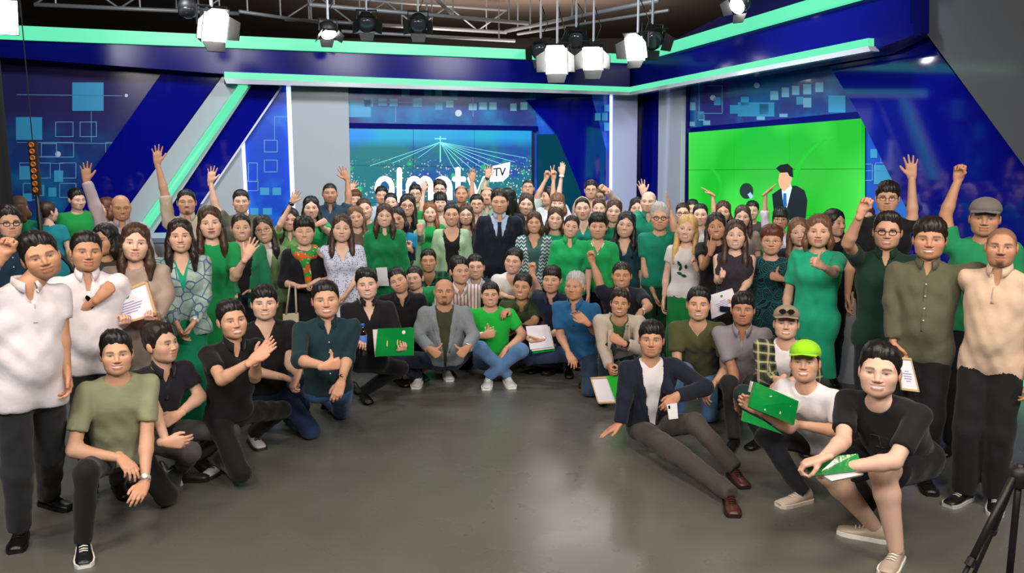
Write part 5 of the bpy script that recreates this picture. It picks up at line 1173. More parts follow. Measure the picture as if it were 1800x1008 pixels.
pp('man in green T-shirt grinning, peeking out behind the black zip polo', 729, 491, 41, pose='squat', pz=0.44, tone='light', hair='crop', hc='dark', hr=6, hy=-18, smile=1.0, mouth=0.6, fix=1, dep=8.8, top=T('tee', '#158a4a'), bot=DJEAN, lat=-0.2)
pp('man in dark green plaid shirt kneeling behind the grey blazer', 753, 460, 40, pose='kneel', pz=0.56, tone='tan', hair='crop', smile=0.3, mouth=0, fix=1, dep=9.3, top=T('shirt', '#12402f', p='plaid', c2='#2b6a4c', s=1.4, n='v', vd=0.12), bot=BLK, l=((738, 508, 0), (752, 512, 1), 'relax', 'd', (748, 540, 1)))
pp('bald man with goatee squatting in grey blazer, olive T-shirt and white sneakers', 781, 514, 47, pose='squat', pz=0.28, tone='tan', hair='bald', beard='goatee', smile=0.3, mouth=0, fix=1, dep=8.1, w=1.08, belly=0.02, build=1.04,
   top=T('blazer', '#70787f', p='heather', c2='#8b9299', inner='#3a3c2b', open=0.42, ow=0.07, flat=0.01, e=0.016), bot=DJEAN, l=((736, 590, 0), (756, 614, 1), 'thumb', 'tr', (774, 628, 0)), r=((832, 590, 0), (821, 612, 1), 'thumb', 'tl', (806, 628, 0)),
   legs=dict(l=('foot', (735, 660), (742, 610), (728, 684)), r=('foot', (786, 648), (822, 612), (792, 672))), shoes='#d9d9d6', sole='#f0f0ee', extra=watch('r', '#7a5a3a', '#ddd6c0', 0.95), lod=True)
pp('man in white shirt with thin red stripes looking sideways', 808, 478, 46, pose='kneel', pz=0.46, tone='mid', hair='combed', hy=22, yaw=15, smile=0.5, mouth=0.2, fix=1, dep=8.7, top=T('shirt', '#d9cfd0', p='stripes', c2='#9c6a70', s=1.0), bot=BLK, r=((836, 548, 0), (836, 556, 1), 'relax', 'd', (850, 560, 0)))
pp('smiling man in dark suit with green tie kneeling below the tall suited man', 836, 471, 43, pose='kneel', pz=0.52, tone='light', hair='crop', smile=0.9, mouth=0.4, fix=1, dep=9.15, top=T('blazer', '#2a3040', inner='#c4cfe2', in_collar=1, tie='#0f6a55', open=0.28, ow=0.09), bot=BLK)
pp('man in plain white shirt crouching, head bowed slightly to one side', 903, 461, 44, pose='kneel', pz=0.52, tone='light', hair='short', hy=-14, hr=-5, smile=0.6, mouth=0.2, fix=1, dep=9.1, top=T('tee', '#e3e3e2', n='v', vd=0.10), bot=BLK, l=((880, 520, 0), (893, 522, 1), 'relax', 'd', (905, 524, 0)))
pp('man in olive polo crouching and leaning on the seated man in vivid green', 918, 506, 46, pose='squat', pz=0.34, tone='tan', hair='short', hy=-10, hr=-4, smile=0.8, mouth=0.3, fix=1, dep=8.95, top=T('polo', '#3c4a2b', s=0.66), bot=dict(c='#4a4436'), l=((906, 578, 1), (893, 546, 1), 'relax', 'd', (880, 552, 1)), r=((940, 566, 0), (905, 580, 1), 'relax', 'a'))
pp('man in navy polo crouching with papers in hand, one fist up', 970, 494, 46, pose='squat', pz=0.36, tone='mid', hair='fringe', hy=-10, yaw=-22, smile=0.1, mouth=0, fix=1, dep=8.9, top=T('polo', '#161d36', s=0.68), bot=dict(c='#1b2130'), l=((947, 514, -1), (936, 480, 0), 'fist', 'c', (934, 456, 0)), r=((990, 579, 1), (950, 598, 1), 'grip', 'up', (932, 600, 0)), extra=watch('r', '#c8c8c8', '#e8e8e8', 0.85))
pp('grey-haired man in blue polo and jeans crouching, one hand lifted with a watch', 1011, 505, 49, pose='squat', pz=0.32, tone='tan', hair='short', hc='grey', hy=-20, yaw=-18, smile=0.1, mouth=0, fix=1, dep=8.15, age=1, top=T('polo', '#1f5c8d', s=0.78), bot=dict(c='#223049', p='denim', c2='#2d405f'),
   r=((1049, 585, 0), (1030, 566, 1), 'relax', 'c', (1008, 548, 0)), l=((985, 590, 0), (1000, 622, 1), 'relax', 'd'), legs=dict(r=('foot', (1030, 660), (1042, 612), (1022, 690)), l=('foot', (975, 640), (972, 620))), shoes='#3a241c', sole='#20130e', extra=watch('r', '#2a2a2a', '#8f8f8f', 0.8), lod=True)
pp('laughing man in vivid green T-shirt sitting cross-legged in the centre with white sneakers', 862, 520, 42, pose='sit', pz=0.16, tone='mid', hair='short', smile=1.0, mouth=0.3, fix=1, dep=8.55, w=1.06, build=1.06, belly=0.03, H=1.72, top=T('tee', '#19b23c'), bot=LJEAN,
   l=((828, 590, 0), (851, 590, 1), 'thumb', 'u', (870, 586, 0)), r=((920, 590, 0), (888, 616, 1), 'relax', 'd', (872, 640, 0)), legs=dict(l=('foot', (893, 660), (836, 606), (900, 680)), r=('foot', (858, 662), (925, 612), (852, 690))), shoes='#d5d6d6', sole='#f2f2f2', extra=watch('l', '#f0f0f0', '#ffffff', 0.85), lod=True)
pp('man in black T-shirt with raised fist and silver watch, kneeling behind beige blazer', 1093, 486, 45, pose='kneel', pz=0.50, tone='tan', hair='crop', hc='dark', smile=0.9, mouth=0.2, fix=1, dep=8.55, w=1.06, build=1.06, top=T('tee', '#191c2b'), bot=BLK, l=((1052, 492, 0), (1041, 460, 0), 'fist', 'c', (1037, 440, 0)), r=((1140, 540, 1), (1124, 552, 1), 'relax', 'd', (1112, 580, 1)), extra=watch('r', '#b5b8ba', '#d9dde0', 0.75))
pp('man in beige blazer kneeling, holding a certificate with green folder down by his side', 1090, 535, 46, pose='kneel', pz=0.40, tone='tan', hair='combed', hc='dark', smile=0.8, mouth=0.3, fix=1, dep=7.75, hr=-4, top=T('blazer', '#b8ab9c', inner='#2f5a2c', open=0.34, ow=0.06, e=0.016), bot=DJEAN, l=((1062, 610, 0), (1072, 645, 1), 'grip', 'i', (1076, 662, 1)), r=((1128, 615, 1), (1092, 602, 1), 'fist', 'a', (1074, 592, 0)), extra=watch('r', '#16181c', '#1c1e22', 0.8), lod=True)
# ---- front of the camera's right
pp('man in navy blazer and white T-shirt sitting on the floor with legs stretched out', 1145, 599, 61, pose='sit', pz=0.14, tone='tan', hair='fringe', smile=0.1, mouth=0, fix=1, dep=6.5, yaw=14, lat=-0.35, top=T('blazer', '#151b2c', inner='#d5d2d6', open=0.48, ow=0.07, flat=0.015, e=0.016), bot=dict(c='#4b443f', wide=0.006),
   l=((1098, 698, 0), (1090, 745, 0), 'flat', 'd', (1066, 760, 0)), r=((1240, 682, 1), (1190, 697, 1), 'relax', 'a', (1165, 722, 0)), legs=dict(l=('foot', (1284, 868), (1215, 800), (1290, 905)), r=('foot', (1292, 822), (1236, 712), (1312, 858))), shoes='#4a231c', sole='#20110e', extra=watch('r', '#1c2c52', '#22345c', 0.88))
pp('young man in olive T-shirt and light jeans kneeling behind the navy blazer', 1228, 537, 57, pose='kneel', pz=0.40, tone='mid', hair='short', smile=0.7, mouth=0.3, fix=1, dep=7.05, top=T('tee', '#4d5030', n='v', vd=0.08, s=0.66), bot=LJEAN, r=((1277, 650, 0), (1252, 680, 1), 'relax', 'd', (1240, 700, 0)), l=((1190, 640, 0), (1212, 672, 1), 'relax', 'd'))
pp('serious young man in grey polo kneeling beside the plaid shirt', 1306, 546, 56, pose='kneel', pz=0.38, tone='dark', hair='fringe', smile=0.0, mouth=0, fix=1, dep=6.95, top=T('polo', '#8b858d', s=0.7), bot=dict(c='#1d1b1d'), l=((1290, 655, 0), (1292, 700, 1), 'relax', 'd', (1300, 725, 0)), r=((1338, 655, 0), (1320, 690, 1), 'relax', 'd'), legs=dict(l=('foot', (1290, 770), (1285, 700)), r=('foot', (1345, 760), (1345, 705))))
pp('man in plaid shirt and tan cap with sunglasses on its brim, laughing', 1382, 571, 57, pose='squat', pz=0.36, tone='light', hair='capped', hc='dark', smile=1.0, mouth=0.5, fix=1, hp=5, dep=6.55, yaw=-8, w=1.05, build=1.05, top=T('blazer', '#454b35', p='plaid', c2='#b9b68f', inner='#e5e0e2', open=0.4, ow=0.06, flat=0.01, s=1.9), bot=dict(c='#17302a'),
   l=((1345, 668, 0), (1372, 668, 1), 'relax', 'd', (1360, 680, 0)), r=((1432, 662, 0), (1392, 668, 1), 'clasp', 'd', (1378, 676, 0)), extra=cap_hat('#a08d78'))
pp('young man in white T-shirt and neon green cap crouching with a wrapped green gift', 1415, 640, 70, pose='squat', pz=0.33, tone='mid', hair='capped', hc='dark', smile=1.0, mouth=0.5, fix=1, hp=6, dep=5.6, yaw=-28, hy=-6, hr=4, top=T('tee', '#e4e0e6', s=0.70, hem=-0.08), bot=dict(c='#1a1b20', p='denim', c2='#22242b'),
   l=((1388, 752, 1), (1330, 720, 1), 'grip', 'c', (1308, 706, 0)), r=((1480, 760, 0), (1395, 745, 1), 'grip', 'c', (1360, 735, 0)), legs=dict(l=('foot', (1410, 862), (1342, 826), (1384, 884)), r=('foot', (1492, 845), (1478, 790), (1505, 872))), shoes='#b8aca0', sole='#ded6cb', extra=cap_hat('#9be01c'))
pp('young man in black T-shirt and shorts squatting at the front with a notebook stack', 1546, 656, 90, pose='squat', pz=0.5, tone='fair', hair='combed', hc='black', smile=0.8, mouth=0.5, fix=1, H=1.9, pback=0.22, dep=4.85, yaw=-22, hy=-4, w=1.06, build=1.08, belly=0.03, top=T('tee', '#15161a', s=0.74, hem=-0.10), bot=dict(c='#14151a', bare=1, wide=0.012),
   l=((1482, 776, 1), (1446, 806, 1), 'grip', 'd', (1425, 812, 0)), r=((1572, 812, 1), (1470, 824, 1), 'grip', 'a', (1438, 830, 0)), legs=dict(l=('foot', (1536, 925), (1425, 850), (1495, 935)), r=('foot', (1575, 966), (1540, 850), (1560, 1004))), shoes='#b3a391', sole='#e8e4dc')
# ---- standing, camera's right
pp('bald goateed man in cream knit polo and black trousers standing beside the tripod', 1760, 436, 72, hair='shaved', hc='black', tone='tan', beard='goatee', smile=0.1, mouth=0, fix=1, dep=5.45, yaw=-12, top=T('polo', '#d3b8a0', s=1.0, hem=-0.11), bot=dict(c='#18191d', wide=0.022), shoes='#141518', sole='#c9c9c9', l=((1710, 520, -1), (1720, 600, -1), None, 'i'), belly=0.02)
pp('man in grey-olive button shirt and black trousers standing with a framed certificate in hand', 1634, 423, 72, hair='fringe', hc='dark', tone='tan', smile=0.5, mouth=0.3, fix=1, dep=5.75, w=1.05, build=1.06, belly=0.03, top=T('shirt', '#5b5b47', hem=-0.14, s=1.9), bot=dict(c='#15161a', wide=0.015), l=((1567, 530, 0), (1570, 602, 1), 'grip', 'i', (1580, 640, 0)), r=((1716, 476, 0), (1770, 490, -1), None, 'i'), shoes='#111214', sole='#0a0a0b')
pp('man in black glasses and dark green polo pumping his fist', 1560, 409, 64, hair='quiff', hc='dark', tone='mid', glasses='#111111', smile=0.4, mouth=0.1, fix=1, dep=6.25, w=1.03, top=T('polo', '#14352a', hem=-0.12), bot=dict(c='#181b26'), l=((1490, 428, 1), (1514, 374, 1), 'fist', 'c', (1526, 350, 0)), r=('back', None, 'i'))
pp('young man in thin glasses and black T-shirt waving high against the blue panel', 1560, 350, 54, hair='fringe', tone='mid', glasses='#3a2d26', smile=0.2, mouth=0, fix=1, dep=7.35, top=T('tee', '#15161b'), r=((1604, 382, 0), (1603, 312, 0), 'open', 'c', (1600, 262, 0)), lod=True)
pp('man in grey cap and green T-shirt with a fist raised high', 1731, 386, 64, hair='capped', hc='bgrey', tone='tan', smile=0.5, mouth=0, fix=1, dep=6.35, w=1.08, build=1.06, top=T('tee', '#1d8a58'), l=((1662, 378, 0), (1684, 316, 0), 'fist', 'c', (1690, 284, 0)), extra=cap_hat('#77726f', 0.06))
pp('woman in long mint green dress giving a thumbs-up, brown bobbed hair', 1439, 409, 54, 'f', hair='bob', hc='lbrown', tone='light', smile=0.5, mouth=0, dep=6.75, lips=RED, w=1.06, build=1.08, yaw=-18, top=T('dress', '#1fa882', s=0.75, skirt=0.45), r=((1466, 480, 1), (1444, 468, 1), 'thumb', 'u', (1420, 452, 1)), bot=BLK)
pp('woman with long light-brown hair leaning in beside the mint green dress', 1404, 410, 47, 'f', hair='long', hc='lbrown', hlen=0.3, tone='light', smile=0.3, mouth=0, dep=7.55, hr=8, hy=6, lips=RED, top=T('tee', '#1d2a2c'))
pp('woman in glasses and dark teal patterned dress giving a thumbs-up, short auburn hair', 1356, 425, 48, 'f', hair='shortf', hc='auburn', tone='mid', glasses='#b59a6a', smile=0.3, mouth=0, dep=7.25, w=1.08, build=1.08, top=T('dress', '#0f1c20', p='maze', c2='#1f6d74', s=0.8), r=((1390, 504, 0), (1372, 490, 1), 'thumb', 'u', (1352, 484, 0)), extra=watch('r', '#1a1a1a', '#333333', 0.85))
pp('woman with black bangs and glasses, white sleeve raised with bent hand', 1372, 387, 37, 'f', hair='bowl', hc='black', tone='tan', glasses='#9a8a7a', smile=0.1, mouth=0, dep=8.6, top=T('blouse', '#cfc6d0', s=1.25, n='crew', wide=0.01), l=((1344, 380, 0), (1346, 338, 0), 'flat', 'd', (1372, 316, 0)))
pp('woman with wavy brown hair and earrings behind the mesh top', 1305, 383, 38, 'f', hair='long', hc='brown', hlen=0.24, tone='light', smile=0.3, mouth=0, dep=8.55, top=T('tee', '#8a7a70'))
pp('woman in sheer black sleeveless top with long straight hair, thumb up', 1293, 415, 49, 'f', hair='long', hc='brown', hlen=0.34, tone='fair', smile=0.9, mouth=0.4, dep=7.35, top=T('sleeveless', '#241f2a', p='heather', c2='#3d3640'), bot=BLK, l=((1262, 494, 0), (1266, 492, 1), 'thumb', 'u', (1270, 470, 1)), r=((1316, 495, 0), (1296, 522, 1), 'grip', 'i'), lips=ROSE)
pp('dark-haired woman in black top pointing a finger in front of her chin', 1259, 400, 45, 'f', hair='long', hc='dark', hlen=0.26, tone='tan', smile=0.7, mouth=0.2, dep=7.95, hr=5, top=T('tee', '#17161b', s=0.5), l=((1236, 470, 1), (1250, 442, 1), 'point', 'a', (1256, 418, 0)), lips=ROSE)
pp('woman with wavy blonde hair in white T-shirt with leaf print and green trousers', 1208, 404, 46, 'f', hair='long', hc='blond', hlen=0.30, tone='fair', smile=0.9, mouth=0.4, fix=1, dep=8.45, hr=-5, hy=-8, yaw=-12, lips=RED, top=T('tee', '#dad6d6', s=0.45), bot=dict(c='#0f7a3c', wide=0.025), r=((1240, 490, 0), (1224, 470, 1), 'fist', 'c', (1218, 452, 0)))
pp('grey-haired man in black glasses and green T-shirt, one arm hanging', 1160, 384, 46, hair='combed', hc='grey', tone='mid', glasses='#111111', smile=0.1, mouth=0, fix=1, dep=9.0, yaw=-6, age=1, top=T('tee', '#15846a'), bot=dict(c='#1a4a35'), l=((1134, 488, 0), (1155, 532, 1), 'relax', 'i'), r=((1184, 398, 0), (1176, 366, 0), 'open', 'i', (1174, 346, 0)))
pp('bald man in green polo with an open hand raised behind his head', 1140, 356, 39, hair='bald', hc='bgrey', tone='fair', smile=0.3, mouth=0, dep=8.8, hy=-8, top=T('polo', '#15866a'), l=((1130, 372, -1), (1132, 342, 0), 'open', 'c', (1124, 312, 0)))
pp('woman with dark hair peeking out beside the bald man in green', 1120, 368, 36, 'f', hair='long', hc='dark', tone='light', smile=0.4, mouth=0.1, dep=9.4, top=T('tee', '#147a5a'))
pp('woman in dark-framed glasses between grey-haired man and green screen', 1200, 376, 34, 'f', hair='tied', hc='dark', tone='light', glasses='#111111', smile=0.4, mouth=0, dep=9.0, top=T('tee', '#d6d3cf'))
pp('round-faced woman with dark centre-parted hair in front of the green screen', 1231, 379, 37, 'f', hair='tied', hc='black', tone='fair', smile=0.4, mouth=0, dep=8.9, top=T('tee', '#b8b2ae'))
pp('black-haired person mostly hidden behind the centre-parted woman', 1217, 369, 32, 'm', hair='short', tone='light', smile=0.2, mouth=0, dep=9.9, top=T('tee', '#3a3a40'))
pp('brown-haired woman raising a bent hand against the green screen', 1271, 374, 35, 'f', hair='bob', hc='brown', tone='mid', smile=0.3, mouth=0, dep=9.5, top=T('sleeveless', '#5a4a44'), l=((1256, 374, 0), (1252, 342, 0), 'flat', 'd', (1232, 328, 0)))
pp('dark-haired person hidden behind the raised white sleeve', 1322, 372, 33, 'm', hair='short', tone='light', smile=0.2, mouth=0, dep=9.6, top=T('tee', '#45403f'))
pp('black-haired woman looking aside behind the mint green dress', 1466, 394, 45, 'f', hair='long', hc='black', tone='light', hy=50, smile=0.1, mouth=0, dep=7.6, top=T('blouse', '#16171b', n='crew'))
pp('man mostly hidden behind the raised forearm of the fist-pumping man in glasses', 1522, 384, 40, 'm', hair='short', hc='brown', tone='light', smile=0.2, mouth=0, dep=8.1, top=T('tee', '#2a2026'))
# ---- standing, centre
pp('man in dark navy suit with pale blue shirt and dark tie standing at the centre', 878, 357, 41, hair='combed', hc='dark', tone='mid', smile=0.2, mouth=0, fix=1, dep=9.55, w=1.05, build=1.05, top=T('blazer', '#151a29', inner='#a9bfdd', in_collar=1, tie='#131a2a', open=0.30, ow=0.095, e=0.016), bot=dict(c='#141926'))
pp('person with long black hair seen from behind beside the suited man', 894, 352, 37, 'f', hair='long', hc='black', hlen=0.26, tone='light', yaw=150, hy=155, smile=0, mouth=0, dep=9.3, top=T('tee', '#15151a'))
pp('smiling woman with long dark-brown hair next to the suited man', 925, 361, 37, 'f', hair='long', hc='brown', hlen=0.34, tone='fair', smile=1.0, mouth=0.5, dep=8.85, hr=-4, top=T('tee', '#3a2a26'), lips=RED)
pp('short-haired woman in grey top and jacket with white zigzag pattern', 939, 393, 36, 'f', hair='bob', hc='brown', tone='mid', smile=0.8, mouth=0.3, fix=1, dep=9.15, top=T('cardigan', '#2e5f68', p='zigzag', c2='#c9d3d4', inner='#3d6464', in_n='v', open=0.45, ow=0.065, flat=0.02))
pp('woman with hair pulled up in pale mint cardigan over black top', 794, 379, 39, 'f', hair='bun', hc='black', tone='mid', smile=0.6, mouth=0.2, dep=8.4, top=T('cardigan', '#a4c5a0', inner='#17171d', in_n='scoop', open=0.6, ow=0.06, flat=0.03, wide=0.015), bot=BLK, lips=ROSE)
pp('woman in clear glasses and dark cardigan behind the mint cardigan', 819, 379, 35, 'f', hair='long', hc='brown', hlen=0.24, tone='light', glasses='#a58f80', smile=0.4, mouth=0, dep=8.95, top=T('cardigan', '#23262a', inner='#8a7a70', open=0.4))
pp('round-faced man in glasses and beige shirt beside the suited man', 838, 360, 33, hair='crop', hc='black', tone='mid', glasses='#3a3230', smile=0.9, mouth=0.3, dep=9.35, w=1.06, top=T('shirt', '#a89a84'))
pp('man with receding hair in pale green shirt waving a hand with dark wristband', 856, 345, 33, hair='balding', hc='dark', tone='mid', smile=0.3, mouth=0, dep=9.75, w=1.06, top=T('shirt', '#8ba08a'), l=((846, 341, 0), (857, 312, 0), 'open', 'c', (860, 288, 0)), extra=watch('l', '#15161a', '#222222', 0.93))
pp('broad-faced man with thin hair in taupe shirt and raised open palm', 811, 342, 32, hair='balding', hc='dark', tone='tan', smile=0.1, mouth=0, dep=10.0, w=1.05, top=T('tee', '#7f786a'), r=((829, 345, 0), (830, 318, 0), 'open', 'c', (833, 292, 0)))
pp('man in rectangular glasses and dark hair in front of the screen letters', 773, 334, 31, hair='combed', hc='dark', tone='fair', glasses='#1a1a1a', smile=0.2, mouth=0, dep=10.3, top=T('tee', '#4a5a62'))
pp('woman with short dark bangs in cream blouse', 774, 357, 32, 'f', hair='bowl', hc='black', tone='fair', smile=0.5, mouth=0.1, dep=9.5, top=T('tee', '#cdb99a'), lips=ROSE)
pp('strawberry-blonde woman in green dress with one arm straight up', 756, 375, 33, 'f', hair='long', hc='red', hlen=0.22, tone='fair', smile=0.7, mouth=0.3, dep=9.0, top=T('dress', '#129444', s=0.9), l=((741, 368, 0), (745, 335, 0), 'open', 'c', (746, 312, 0)), lips=RED)
pp('man in glasses with black hair behind the raised arm in green sleeve', 730, 342, 32, hair='short', tone='light', glasses='#5a4a42', smile=0.4, mouth=0.1, dep=9.9, top=T('tee', '#4f6f5c'))
pp('woman with curly black hair and round glasses in black top, mint cardigan, fist raised', 716, 363, 38, 'f', hair='long', hc='black', hlen=0.3, tone='light', glasses='#6a4a3a', smile=0.7, mouth=0.3, dep=8.75, hr=-5, top=T('cardigan', '#93bd95', inner='#15151a', in_n='v', open=0.5, ow=0.06, flat=0.02), r=((738, 422, 0), (738, 408, 1), 'fist', 'a', (738, 390, 0)))
pp('woman with dark hair and pale face tucked between taller colleagues', 687, 357, 32, 'f', hair='tied', hc='black', tone='fair', smile=0.3, mouth=0, dep=9.55, top=T('tee', '#26282e'))
pp('man with short black hair in light blue shirt under the screen letters', 671, 345, 31, hair='short', tone='mid', smile=0.2, mouth=0, dep=9.95, top=T('shirt', '#b9c8dc'))
pp('woman in belted green shirt dress with a white paper tucked at her waist', 676, 381, 39, 'f', hair='long', hc='brown', hlen=0.22, tone='fair', smile=0.9, mouth=0.4, fix=1, dep=8.95, hr=-3, top=T('dress', '#128249', s=1.95, n='collar', skirt=0.35), l=('hang', 'relax', 'i'))
pp('woman with dark hair in bright blue T-shirt holding a camera', 699, 387, 39, 'f', hair='bob', hc='black', tone='mid', smile=0.8, mouth=0.3, fix=1, dep=9.35, hr=10, hy=-10, top=T('tee', '#128bb5'), l=((688, 448, 0), (712, 440, 1), 'grip', 'c', (720, 425, 0)), r=((722, 460, 0), (724, 442, 1), 'thumb', 'u', (718, 430, 1)))
pp('woman in dark green top half hidden behind the waving woman with long brown hair', 641, 369, 36, 'f', hair='tied', hc='brown', tone='light', smile=0.4, mouth=0.1, dep=9.0, hr=12, top=T('tee', '#126a40'))
pp('woman with long brown hair showing an open palm at chest height', 626, 383, 37, 'f', hair='long', hc='lbrown', hlen=0.36, tone='light', smile=0.6, mouth=0.2, fix=1, dep=9.0, hr=9, top=T('tee', '#6a5a50'), r=((643, 462, 1), (646, 432, 1), 'open', 'c', (655, 404, 0)))
pp('pouting woman with long brown hair in white dress with blue dots', 601, 403, 47, 'f', hair='long', hc='brown', hlen=0.32, tone='fair', smile=0.0, mouth=0, fix=1, dep=8.0, hr=-3, lips=ROSE, top=T('dress', '#c9cfe4', p='dots', c2='#39477e', s=0.85, n='v', vd=0.16, wide=0.02), r=((634, 480, 0), (608, 518, 1), 'relax', 'i', (598, 535, 0)), l=((568, 448, 0), (556, 436, -1), None, 'i'))
pp('short-haired woman in black dress with orange and green scarf, hands clasped', 535, 409, 46, 'f', hair='shortf', hc='black', tone='light', smile=0.9, mouth=0.1, dep=7.45, w=1.06, build=1.10, eyes=0.6, top=T('dress', '#16181f', s=1.25), l=((497, 498, 0), (530, 504, 1), 'clasp', 'd', (552, 500, 0)), r=((585, 492, 0), (556, 494, 1), 'clasp', 'd', (536, 504, 0)))
pp('woman with sleek black hair in green top holding up a small fist', 547, 367, 38, 'f', hair='long', hc='black', hlen=0.24, tone='fair', smile=0.5, mouth=0.2, dep=8.55, lips=RED, top=T('tee', '#16924f'), r=((580, 410, 1), (560, 394, 1), 'fist', 'a', (578, 386, 0)))
pp('tall man in slate blue polo with a waving hand near grey column', 580, 341, 37, hair='buzz', hc='dark', tone='tan', smile=0.4, mouth=0, dep=9.2, beard='stubble', top=T('polo', '#2a4256'), r=((613, 350, 0), (610, 316, 0), 'open', 'c', (596, 286, 0)))
pp('woman in sage green shirt with arm up and dark wristband, face partly covered', 510, 388, 39, 'f', hair='long', hc='dark', tone='light', smile=0.6, mouth=0.2, dep=8.35, hr=-6, top=T('shirt', '#5f8f50', s=0.7), l=((492, 396, 1), (514, 355, 0), 'open', 'c', (526, 328, 0)), extra=watch('l', '#1b2140', '#1b2140', 0.95))
pp('person with reddish-brown hair hidden behind a raised waving arm', 625, 352, 31, 'm', hair='fringe', hc='auburn', tone='light', smile=0.2, mouth=0, dep=9.6, top=T('tee', '#8a8f86'), l=((606, 370, 0), (617, 328, 0), 'open', 'c', (632, 306, 0)))
pp('woman with long light-brown hair and bangs, arm raised with white wristband', 980, 359, 34, 'f', hair='bangs', hc='lbrown', tone='fair', smile=0.3, mouth=0, dep=9.25, top=T('tee', '#d8dade'), r=((981, 345, 0), (988, 304, 0), 'flat', 'c', (991, 276, 0)), extra=watch('r', '#f0f0f0', '#ffffff', 0.93))
pp('man in glasses tilting his head back with clenched fist raised by the screen edge', 928, 332, 31, hair='buzz', hc='dark', tone='mid', glasses='#4a403a', smile=0.3, mouth=0, dep=10.0, hp=12, top=T('tee', '#b9cfc6'), r=((945, 345, 0), (960, 314, 0), 'fist', 'c', (964, 300, 0)))
pp('person in white T-shirt seen in profile flashing a victory sign', 965, 347, 33, hair='short', tone='mid', hy=-70, yaw=-40, smile=0.3, mouth=0, dep=9.7, top=T('tee', '#d5d9dd'), r=((972, 350, 0), (973, 314, 0), 'victory', 'c', (974, 290, 0)))
pp('smiling woman in open green jacket and pale neckline behind the green polo woman', 976, 386, 38, 'f', hair='long', hc='brown', hlen=0.16, tone='fair', smile=0.9, mouth=0.4, fix=1, dep=9.4, hr=-4, top=T('cardigan', '#15a070', inner='#16a878', open=0.5, ow=0.05))
pp('woman with tied hair in bright green polo tilting her head', 1004, 400, 38, 'f', hair='tied', hc='dark', tone='light', smile=0.8, mouth=0.3, fix=1, dep=8.95, hr=-10, top=T('polo', '#16a85e', s=0.9), bot=DJEAN)
pp('woman with short black hair in green V-neck T-shirt with white trim', 1051, 400, 42, 'f', hair='shortf', hc='black', tone='mid', smile=0.4, mouth=0, fix=1, dep=9.0, w=1.05, build=1.08, top=T('tee', '#17a455', n='v', vd=0.12, s=0.95))
pp('woman with hair up and headband in teal top', 1024, 368, 39, 'f', hair='bun', hc='black', tone='fair', smile=0.4, mouth=0, dep=8.7, hr=4, top=T('tee', '#128a78', n='v'), lips=RED)
pp('man in glasses raising a pink fist in front of blue panel', 1039, 335, 32, hair='short', tone='mid', glasses='#6a5a50', smile=0.1, mouth=0, dep=9.9, top=T('shirt', '#c5a29a'), r=((1084, 356, 0), (1066, 334, 1), 'fist', 'c', (1052, 326, 0)), extra=watch('r', '#15161a', '#222222', 0.9))
pp('brown-haired man in dark glasses just behind the woman with headband', 1052, 348, 32, hair='short', hc='brown', tone='mid', glasses='#1a1a1a', smile=0.2, mouth=0, dep=9.5, top=T('tee', '#51564f'))
pp('woman with brown hair tied back, face level with the pink fist', 1053, 368, 33, 'f', hair='tied', hc='brown', tone='light', smile=0.3, mouth=0, dep=9.1, top=T('tee', '#138a6a'))
pp('woman with long wavy brown hair in dark green top behind dark teal blouse', 1079, 373, 38, 'f', hair='long', hc='brown', hlen=0.24, tone='fair', smile=0.3, mouth=0, dep=8.55, hr=-4, top=T('tee', '#138058'))
pp('woman with long black hair in dark teal wrap blouse', 1100, 397, 44, 'f', hair='long', hc='black', hlen=0.28, tone='light', smile=0.8, mouth=0.3, fix=1, dep=9.05, hr=-8, hy=-4, top=T('dress', '#15414c', s=0.95, n='v', vd=0.17))
# ------------------------------------------------------------------ place the people: keep them apart, then build them
for q in PEOPLE:
    d0 = FOC*(0.232 if q[4] == 'f' else 0.242)/q[3]; d = q[5]['dep']; q[5]['dep'] = d if q[5].pop('fix', 0) else min(d0*1.02, 11.9)
D0 = np.array([q[5]['dep'] for q in PEOPLE]); DD = D0.copy()
RAYS = np.array([ray(q[1], q[2]) for q in PEOPLE])
for _ in range(160):
    XY = RAYS[:, :2]*DD[:, None]; dx = XY[:, None]-XY[None]; dist = np.hypot(dx[..., 0], dx[..., 1])+np.eye(len(DD))*9
    need = np.clip(0.38-dist, 0, None); sgn = np.sign(DD[:, None]-DD[None]+1e-6*(np.arange(len(DD))[:, None]-np.arange(len(DD))[None]))
    DD = DD+(need*sgn).sum(1)*0.16+(D0-DD)*0.04
for q, d in zip(PEOPLE, DD):
    q[5]['dep'] = float(d)
BY = {}
for q in PEOPLE:
    BY[(q[1], q[2])] = person(q[0], q[1], q[2], q[3], q[4], **q[5])
# ------------------------------------------------------------------ things people hold
def axdep(p): return float(np.dot(np.asarray(p)-CAMP, CF))
def held(key, side, dd=0.05): return axdep(BY[key]['arm'][side][2])-dd
paper = mat('paper_white', '#e6e3ee', 0.5); gold = mat('frame_gold', '#c9a878', 0.35); ink = mat('ink_violet', '#8a86b8', 0.6); seal = mat('seal_green', '#1d8a4a', 0.5); stamp = mat('stamp_blue', '#3f8ad8', 0.5)
gplast = mat('green_plastic', '#0c8a3e', 0.16, coat=0.8, bump=(9, 0.7)); gcard = mat('green_card', '#1fb52e', 0.35); wcard = mat('white_card', '#dedbd8', 0.5); phone_b = mat('phone_black', '#101114', 0.2); phone_w = mat('phone_white', '#e2e2e4', 0.25); glassb = mat('phone_glass', '#1c2634', 0.08)
def quad3(px, deps):
    deps = deps if hasattr(deps, '__len__') else [deps]*4
    return [at(x, y, d) for (x, y), d in zip(px, deps)]
def qn(Q):
    n = nrm(np.cross(Q[1]-Q[0], Q[3]-Q[0])); return n if np.dot(n, CAMP-Q[0]) > 0 else -n
